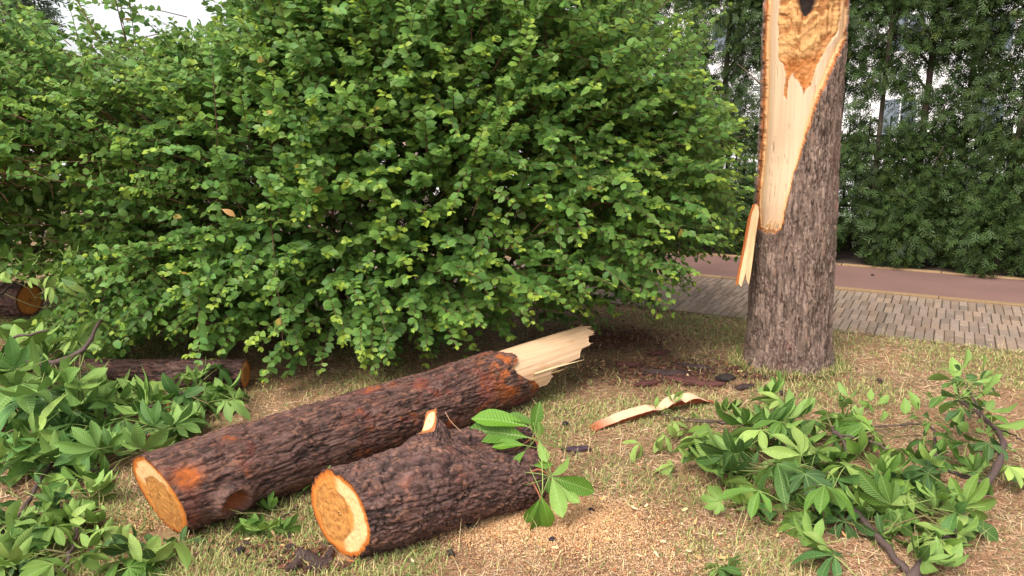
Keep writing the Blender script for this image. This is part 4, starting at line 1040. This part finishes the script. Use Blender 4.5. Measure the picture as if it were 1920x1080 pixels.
branch('fallen_branch', 'leafy chestnut branch at far right with a thick bare stem arching up',
    [[(1700, 1095, .03, .020), (1790, 990, .06, .020), (1850, 905, .10, .018), (1878, 850, .14, .015), (1872, 812, .18, .013), (1835, 775, .22, .010), (1795, 745, .26, .007)],
     [(1850, 905, .10, .010), (1760, 870, .10, .008), (1745, 800, .12, .006), (1640, 800, .12, .004)],
     [(1872, 812, .18, .009), (1835, 765, .30, .006), (1812, 722, .40, .004)],
     [(1850, 800, .16, .006), (1890, 812, .17, .004), (1925, 830, .17, .003)]],
    [([(1800, 700), (1850, 720), (1870, 800), (1800, 770), (1760, 740)], 14, .12, .36, .09, .13, ST),
     ([(1780, 690), (1850, 700), (1850, 770), (1790, 770)], 9, .26, .44, .09, .13, ST),
     ([(1780, 780), (1915, 790), (1905, 870), (1840, 960), (1760, 950), (1700, 830)], 16, .05, .22, .07, .11, MIX),
     ([(1660, 850), (1830, 850), (1850, 960), (1780, 1010), (1650, 950)], 16, .03, .16, .09, .13, CT),
     ([(1690, 980), (1790, 980), (1780, 1080), (1700, 1080)], 8, .02, .1, .08, .11, FT+CT)], 71)
branch('fallen_branch', 'dense leafy chestnut branch in the middle of the right foreground pile',
    [[(1705, 1075, .02, .014), (1640, 1000, .05, .014), (1590, 950, .07, .012), (1520, 905, .09, .011), (1470, 880, .12, .008)],
     [(1530, 960, .05, .007), (1550, 900, .12, .008), (1585, 840, .18, .007), (1560, 800, .20, .005)],
     [(1590, 950, .06, .008), (1500, 860, .12, .007), (1400, 800, .08, .006), (1290, 785, .04, .003)],
     [(1560, 812, .18, .006), (1640, 830, .15, .005), (1680, 860, .12, .004)]],
    [([(1340, 760), (1500, 750), (1650, 800), (1740, 870), (1720, 960), (1560, 960), (1400, 920), (1300, 860)], 62, .03, .22, .09, .15, CT),
     ([(1380, 880), (1500, 900), (1520, 980), (1400, 1000), (1340, 930)], 10, .02, .08, .08, .12, CT),
     ([(1480, 890), (1640, 930), (1680, 1050), (1500, 1040)], 10, .02, .10, .09, .14, CT),
     ([(1480, 740), (1760, 740), (1760, 800), (1480, 790)], 16, .06, .24, .07, .11, ST),
     ([(1400, 700), (1450, 730), (1500, 800), (1380, 800)], 5, .12, .22, .10, .14, CT)], 72)
branch('fallen_sprig', 'pale green wilted sprig at the left tip of the right foreground pile',
    [[(1385, 792, .05, .006), (1300, 790, .05, .005), (1240, 775, .05, .003)]],
    [([(1190, 830), (1240, 730), (1300, 770), (1330, 840), (1250, 880)], 14, .02, .10, .05, .08, FT)], 73, cat='sprig')
branch('green_sprig', 'single dark green chestnut leaf sprig at the bottom edge, right of centre',
    [[(1380, 1095, .01, .004), (1370, 1080, .02, .003)]], [([(1345, 1056), (1395, 1056), (1395, 1072), (1345, 1072)], 3, .02, .05, .09, .11, [CT[0], CT[2]])], 74, cat='sprig', flip=0)
# sprig growing over the far end of the forked log
sg = empty('water_sprout', G(985, 890, 0), 'bright green leafy sprout hanging over the right end of the forked log', 'sprig'); O_ = np.array(sg.location)
for pth in ([(990, 890, 3.0), (1010, 880, 2.97), (1035, 895, 2.95)], [(945, 870, 3.05), (965, 845, 3.1), (1000, 820, 3.12)], [(990, 890, 3.0), (1010, 925, 2.95), (1015, 945, 2.92)], [(1000, 820, 3.12), (1020, 850, 3.05), (1040, 885, 2.98)], [(945, 888, 3.05), (990, 890, 3.0), (995, 905, 3.0)]):
    v_, f_ = tube(curve([P(*q) for q in pth], 8), np.linspace(.005, .0025, 8), 5); a = Acc(); a.add(v_-O_, f_, (.30, .10, .05)); obj('stem', a.mesh('stem'), M_TWIG, sg)
BR = [(.11, .24, .018), (.085, .19, .018)]
SS = [comp_tpl(700+i, n=1, col=BR[i % 2], wilt=.15) for i in range(4)]
for me in SS: me.materials.append(M_CHEST)
for (x0, y0, x1, y1, Y, k, fl) in ((990, 800, 905, 770, 3.1, 0, 1), (990, 820, 890, 800, 3.08, 1, 1), (985, 835, 930, 830, 3.05, 2, 1), (1000, 815, 1010, 765, 3.1, 3, 1), (1005, 820, 1025, 790, 3.1, 0, -1), (1010, 825, 1022, 865, 3.05, 1, -1), (985, 845, 962, 872, 3.02, 2, 1), (1030, 893, 1080, 868, 2.95, 3, -1), (1035, 895, 1112, 915, 2.93, 0, 1), (1035, 893, 1050, 960, 2.9, 1, -1), (1030, 893, 1030, 925, 2.93, 2, 1), (1015, 935, 1010, 1018, 2.85, 3, 1), (1012, 935, 990, 985, 2.86, 1, 1), (1000, 872, 1030, 868, 3.0, 2, 1), (1040, 900, 1080, 945, 2.93, 3, -1), (1005, 800, 960, 775, 3.13, 2, 1), (1015, 930, 1035, 990, 2.84, 0, 1)):
    p = P(x0, y0, Y); q = P(x1, y1, Y-.03); d = q-p; put_leaf(sg, SS[k], p, d, np.array([.15*fl, -.75, .65])*fl if fl > 0 else np.array([.2, .6, -.7]), np.linalg.norm(d)*1.05)
branch('green_sprig', 'small green chestnut sprig on the grass between the two big logs',
    [[(560, 950, .02, .004), (520, 975, .03, .003)]], [([(465, 960), (540, 935), (560, 960), (520, 1015), (465, 1005)], 6, .02, .06, .07, .10, [CT[1], CT[3], CT[6]])], 75, cat='sprig', flip=.1)
branch('green_leaf_sprig', 'tiny green leaf poking out behind the top of the forked log cut face',
    [[(592, 905, .03, .003), (590, 890, .06, .003)]], [([(585, 885), (605, 885), (605, 900), (585, 900)], 2, .06, .09, .06, .07, ST[:2])], 76, cat='sprig')
# left side piles
branch('fallen_branch', 'big leafy chestnut branch piled at the middle left with large drooping leaves',
    [[(-60, 720, .10, .025), (60, 690, .22, .02), (150, 660, .35, .015), (190, 600, .48, .008)],
     [(60, 690, .22, .012), (20, 640, .38, .010), (90, 620, .45, .006)]],
    [([(-10, 590), (120, 570), (200, 620), (200, 700), (100, 760), (-10, 760)], 32, .08, .34, .16, .21, CL+CT[:5]),
     ([(-10, 740), (150, 700), (240, 740), (200, 800), (-10, 880)], 18, .04, .18, .13, .18, CL+CT[5:9]),
     ([(120, 560), (200, 560), (200, 640), (130, 650)], 5, .3, .45, .11, .14, [CT[3], CT[5]])], 81)
branch('fallen_branch', 'leafy chestnut branch spread in front of the dark mid sized log',
    [[(100, 775, .05, .014), (200, 770, .08, .012), (290, 760, .10, .009), (350, 735, .16, .006)],
     [(200, 770, .08, .008), (240, 815, .08, .006), (270, 850, .06, .004)]],
    [([(100, 730), (260, 720), (330, 740), (340, 830), (250, 870), (120, 850)], 30, .03, .16, .12, .17, CL+CT),
     ([(260, 690), (420, 690), (450, 740), (390, 790), (270, 830)], 18, .05, .18, .11, .15, CL+CT[:4]),
     ([(60, 820), (190, 850), (200, 900), (40, 900)], 10, .02, .1, .09, .13, CT)], 82)
branch('fallen_branch', 'thin leafy twigs scattered in the lower left corner',
    [[(-20, 1010, .04, .013), (30, 975, .05, .011), (90, 880, .06, .008), (150, 850, .05, .004)],
     [(115, 1090, .02, .009), (135, 1030, .05, .008), (150, 975, .08, .004)],
     [(110, 885, .03, .007), (180, 882, .04, .007), (215, 880, .03, .004)],
     [(-20, 830, .05, .008), (60, 790, .12, .007), (100, 770, .16, .004)]],
    [([(-10, 860), (100, 850), (180, 900), (150, 960), (30, 1000), (-10, 1000)], 16, .02, .12, .07, .11, MIX),
     ([(90, 920), (200, 920), (215, 1000), (180, 1075), (80, 1060)], 14, .03, .12, .08, .12, CT),
     ([(-10, 980), (80, 980), (110, 1075), (-10, 1075)], 14, .02, .12, .09, .13, CT),
     ([(130, 840), (200, 840), (205, 900), (140, 910)], 6, .03, .10, .07, .10, ST)], 83)
branch('green_sprig', 'leafy sprig with one pale upright leaf under the long log cut end',
    [[(200, 1075, .01, .005), (260, 1045, .03, .004), (320, 1030, .04, .003)]],
    [([(220, 1010), (350, 1010), (350, 1030), (230, 1070)], 7, .02, .07, .08, .11, MIX), ([(200, 1050), (300, 1050), (300, 1085), (200, 1085)], 5, .01, .05, .08, .11, MIX)], 84, cat='sprig')
ls = G(350, 1074, .02)
o = bpy.data.objects.new('fallen_leaf', ST[1].copy()); COL.objects.link(o); o.matrix_world = Matrix.Translation(Vector(ls)) @ Matrix(((0.05, .3, .9), (-.25, .9, -.3), (1, 0, -.1))).to_4x4() @ Matrix.Scale(.12, 4)
fm = frames(np.array([[.02, .25, 1.]]), np.array([[.25, .95, -.2]]))[0]
M = Matrix([[*(fm[i]*.135), ls[i]] for i in range(3)]+[[0, 0, 0, 1]]); o.matrix_world = M
tag(o, 'single pale oval leaf standing on the grass below the long log cut end', 'leaf')
# lighter branches standing behind on the far left
branch('fallen_branch', 'pale yellow green broken branch behind the pile at the left edge',
    [[(-80, 640, .2, .02), (0, 540, .45, .015), (60, 480, .65, .01), (90, 420, .8, .005)],
     [(-40, 600, .3, .012), (40, 520, .5, .008), (130, 500, .5, .005)],
     [(-20, 530, .55, .008), (30, 420, .8, .006), (60, 380, .95, .003)]],
    [([(-10, 350), (100, 370), (130, 430), (150, 520), (60, 560), (-10, 540)], 90, .60, .85, .06, .10, [CT[3], CT[5], ST[0], ST[1], ST[4], ST[5], FT[0]]),
     ([(50, 500), (230, 520), (260, 600), (100, 640)], 16, .3, .5, .08, .11, CT)], 85, flip=.4)

# a dead leaf caught in the shrub
dl = comp_tpl(900, n=1, col=(.55, .30, .12), wilt=.3); dl.materials.append(m_leaf('dead_leaf', (.5, .3, .15)))
o = obj('dead_leaf', dl, None, None, tuple(P(415, 392, 4.35))); o.scale = (.072, .09, .07); o.rotation_euler = (1.1, .2, -.2)
tag(o, 'single dry orange leaf caught on the shrub', 'leaf')

# ------------------------------------------------------------------ grass, straw, sawdust
def blades(n, ylo, yhi, kind, seed):
    r = np.random.default_rng(seed)
    # even spread on the ground seen by the camera and a margin, denser near it
    Y = ylo*(yhi/ylo)**r.random(n); X = (r.random(n)*2-1)*(Y*.70+.4)
    nn = X*NV[0]+Y*NV[1]; m = (nn < E0+.01+.05*r.random(n)); X, Y = X[m], Y[m]
    return X, Y, r
def near_log(X, Y):
    p = np.stack([X, Y], 1); out = np.zeros(len(X), bool)
    for a0, a1, rr in ((A0, A0+dirL*(LB+.2), .09), (B0, B2, .08)):
        d = (a1-a0)[:2]; L2 = d@d; t = np.clip(((p-a0[:2])@d)/L2, 0, 1); q = a0[:2]+t[:, None]*d; out |= np.linalg.norm(p-q, axis=1) < rr
    out |= np.hypot(X-TB[0], Y-TB[1]) < .26
    return out
def build_blades(X, Y, r, lay, hgt, wid, colf, nm, label, mat):
    n = len(X); z0 = ground_z(X, Y); an = r.random(n)*2*math.pi; el = lay(n); L = hgt(n)*(.6+.8*r.random(n))
    d = np.stack([np.cos(an)*np.cos(el), np.sin(an)*np.cos(el), np.sin(el)], 1); s = np.stack([-np.sin(an), np.cos(an), 0*an], 1)
    s = unit(s+np.array([0, 0, 1.])*r.normal(size=(n, 1))*.4)
    b = np.stack([X, Y, z0+r.random(n)*.008-.002], 1); w = wid*(.6+.8*r.random(n))*(1+.10*(Y-2.5))
    bend = r.normal(size=(n, 3))*.15; bend[:, 2] = -abs(bend[:, 2])*np.sin(el)
    mid = b+d*(L*.55)[:, None]; tip = b+(d+bend)*L[:, None]; tip[:, 2] = np.maximum(tip[:, 2], z0+.002)
    V = np.stack([b-s*w[:, None]*.5, b+s*w[:, None]*.5, mid+s*w[:, None]*.45, tip, mid-s*w[:, None]*.45], 1).reshape(-1, 3)
    f = np.arange(n)[:, None]*5; c = colf(X, Y, n)
    if nm == 'dry_straw':            # straw lies flat: one quad each
        tip = (mid+tip)/2+(tip-mid)*.35; V = np.stack([b-s*w[:, None]*.5, b+s*w[:, None]*.5, tip+s*w[:, None]*.3, tip-s*w[:, None]*.3], 1).reshape(-1, 3)
        o = obj(nm, mesh_np(nm, V, [np.arange(n*4).reshape(-1, 4)], np.repeat(c, 4, 0), None, False), mat); tag(o, label, kind='stuff'); o['category'] = 'grass'; return o
    o = obj(nm, mesh_np(nm, V, [f+np.array([[0, 1, 2, 4]]), f+np.array([[4, 2, 3]])], np.repeat(c, 5, 0), None, False), mat)
    tag(o, label, kind='stuff'); o['category'] = 'grass'
    return o
X, Y, r = blades(250000, 2.2, 8.2, 0, 1); m = ~near_log(X, Y); X, Y = X[m], Y[m]
def cstraw(X, Y, n):
    pal = np.array([(.56, .34, .19), (.64, .42, .26), (.48, .26, .14), (.72, .53, .35), (.52, .28, .16), (.36, .17, .10)])
    c = pal[r.integers(0, 6, n)]*(.70+.5*r.random((n, 1)))*.88
    cl = fbm(np.stack([X*4.5, Y*4.5, X*0], 1), 55, 3); c = lerp(c, np.array([.26, .135, .07]), ss(cl+.25*(r.random(n)-.5), .46, .66)*.6)
    return lerp(c, np.array([.15, .06, .04]), redness(X, Y)*.8*(r.random(n)*.6+.5))
build_blades(X, Y, r, lambda n: np.abs(r.normal(size=n))*.17, lambda n: .026+.018*r.random(n), .0027, cstraw, 'dry_straw', 'dry tan straw covering the mown lawn', M_BLADE)
X, Y, r = blades(240000, 2.2, 8.2, 0, 2); gq = greenness(X, Y); m = ~near_log(X, Y) & (r.random(len(X)) < ss(gq, .49, .68)*.9+.05); X, Y = X[m], Y[m]
def cgreen(X, Y, n):
    pal = np.array([(.17, .24, .06), (.24, .29, .08), (.12, .20, .05), (.34, .34, .12), (.44, .38, .16)])
    return pal[r.integers(0, 5, n)]*(.75+.5*r.random((n, 1)))
build_blades(X, Y, r, lambda n: .5+.7*r.random(n), lambda n: .022+.022*r.random(n), .0028, cgreen, 'green_grass', 'short green grass growing in patches in the dry lawn', M_BLADE)
# taller stray stalks
X, Y, r = blades(3500, 2.2, 8, 0, 3); m = ~near_log(X, Y); X, Y = X[m], Y[m]
build_blades(X, Y, r, lambda n: .5+.9*r.random(n), lambda n: .07+.05*r.random(n), .0022, lambda X, Y, n: np.array([.45, .36, .18])*(.7+.6*r.random((n, 1))), 'tall_stalks', 'thin taller dry stalks sticking out of the lawn', M_BLADE)
# longer grass hugging the trunk foot
r = np.random.default_rng(33); an = r.random(2600)*2*math.pi; rr_ = .29+.10*r.random(2600)**1.5; X = TB[0]+np.cos(an)*rr_; Y = TB[1]+np.sin(an)*rr_
build_blades(X, Y, r, lambda n: .5+.9*r.random(n), lambda n: .035+.045*r.random(n), .003, lambda X, Y, n: lerp(np.tile([.46, .34, .17], (n, 1)), np.array([.16, .22, .05]), (r.random(n) > .45)*1.)*(.7+.5*r.random((n, 1))), 'trunk_foot_grass', 'tufts of longer grass around the foot of the standing trunk', M_BLADE)
# sawdust
r = np.random.default_rng(9); pts = []
for (px, py, rx, ry, n, z) in ((1020, 985, .38, .22, 42000, .010), (910, 1000, .35, .12, 6000, .008), (1150, 1010, .45, .25, 4000, .006), (300, 965, .25, .15, 3000, .006), (180, 830, .2, .15, 1500, .005), (1240, 1060, .5, .2, 3000, .006)):
    c = G(px, py); q = r.normal(size=(n, 2))*.5*np.array([rx, ry])+c[:2]; h = z*np.exp(-(((q-c[:2])/[rx, ry])**2).sum(1)*1.2)
    pts.append(np.column_stack([q, ground_z(q[:, 0], q[:, 1])+.012+h*r.random(n)*1.6]))
pts = np.concatenate(pts); n = len(pts); T = unit(r.normal(size=(n, 3))); N = unit(r.normal(size=(n, 3))+[0, 0, 1.2]); Fm = frames(T, N)
tv = np.array([(-.5, -.22, 0), (.5, -.16, 0), (.42, .2, .05), (-.4, .26, 0)]); V_, f_ = inst(tv, [np.array([[0, 1, 2, 3]])], Fm, pts, .0026+.0045*r.random(n))
pal = np.array([(.68, .42, .22), (.78, .54, .32), (.56, .29, .13), (.72, .45, .23)]); c = pal[r.integers(0, 4, n)]*(.8+.35*r.random((n, 1)))
o = obj('sawdust', mesh_np('sawdust', V_, f_, np.repeat(c, 4, 0), None, False), M_DUST); tag(o, 'fresh orange sawdust scattered in front of the forked log', kind='stuff'); o['category'] = 'sawdust'
# loose wood chips and shavings
pts = []
for (px, py, rx, ry, n) in ((1010, 985, .6, .35, 420), (620, 1030, .35, .2, 90), (290, 985, .3, .2, 110), (1080, 690, .4, .25, 120), (1420, 700, .4, .2, 70), (1300, 1000, .8, .4, 160), (460, 720, .25, .1, 40)):
    c = G(px, py); q = r.normal(size=(n, 2))*.5*np.array([rx, ry])+c[:2]; pts.append(np.column_stack([q, ground_z(q[:, 0], q[:, 1])+.014+.012*r.random(n)]))
pts = np.concatenate(pts); m = ~near_log(pts[:, 0], pts[:, 1]); pts = pts[m]; n = len(pts); Fm = frames(unit(r.normal(size=(n, 3))*[1, 1, .3]), unit(r.normal(size=(n, 3))*.5+[0, 0, 1.]))
V_, f_ = inst(np.array([(-.5, -.14, .06), (0, -.2, 0), (.5, -.1, .1), (.56, .12, .08), (0, .2, -.02), (-.45, .16, .05)]), [np.array([[0, 1, 4, 5], [1, 2, 3, 4]])], Fm, pts, .008+.024*r.random(n)**3)
c = np.array([(.72, .46, .24), (.80, .58, .34), (.60, .32, .13), (.35, .14, .06)])[r.integers(0, 4, n)]*(.8+.3*r.random((n, 1)))
o = obj('wood_chips', mesh_np('wood_chips', V_, f_, np.repeat(c, 6, 0), None, False), M_DUST); tag(o, 'pale wood chips lying around the saw cuts and the broken ends', kind='stuff'); o['category'] = 'wood chips'
# fine bark litter
pts = []
for (px, py, rx, ry, n) in ((1260, 700, .6, .28, 3800), (590, 1055, .16, .08, 1200), (1140, 640, .5, .35, 4000), (1480, 705, .35, .12, 700), (480, 1030, .3, .12, 300), (800, 850, .8, .8, 500), (1560, 940, .6, .3, 500), (150, 800, .8, .6, 900)):
    c = G(px, py); q = r.normal(size=(n, 2))*.5*np.array([rx, ry])+c[:2]; pts.append(np.column_stack([q, ground_z(q[:, 0], q[:, 1])+.010+.01*r.random(n)]))
pts = np.concatenate(pts); m = ~near_log(pts[:, 0], pts[:, 1]); pts = pts[m]; n = len(pts); Fm = frames(unit(r.normal(size=(n, 3))*[1, 1, .3]), unit(r.normal(size=(n, 3))*.4+[0, 0, 1.]))
V_, f_ = inst(np.array([(-.5, -.25, 0), (.5, -.2, 0.1), (.6, .2, 0), (-.4, .3, .1)]), [np.array([[0, 1, 2, 3]])], Fm, pts, .008+.022*r.random(n)**3)
c = np.array([(.09, .045, .035), (.14, .05, .035), (.05, .03, .025), (.2, .10, .06)])[r.integers(0, 4, n)]
o = obj('bark_litter', mesh_np('bark_litter', V_, f_, np.repeat(c, 4, 0), None, False), M_DUST); tag(o, 'fine dark bark crumbs strewn over the straw', kind='stuff'); o['category'] = 'litter'
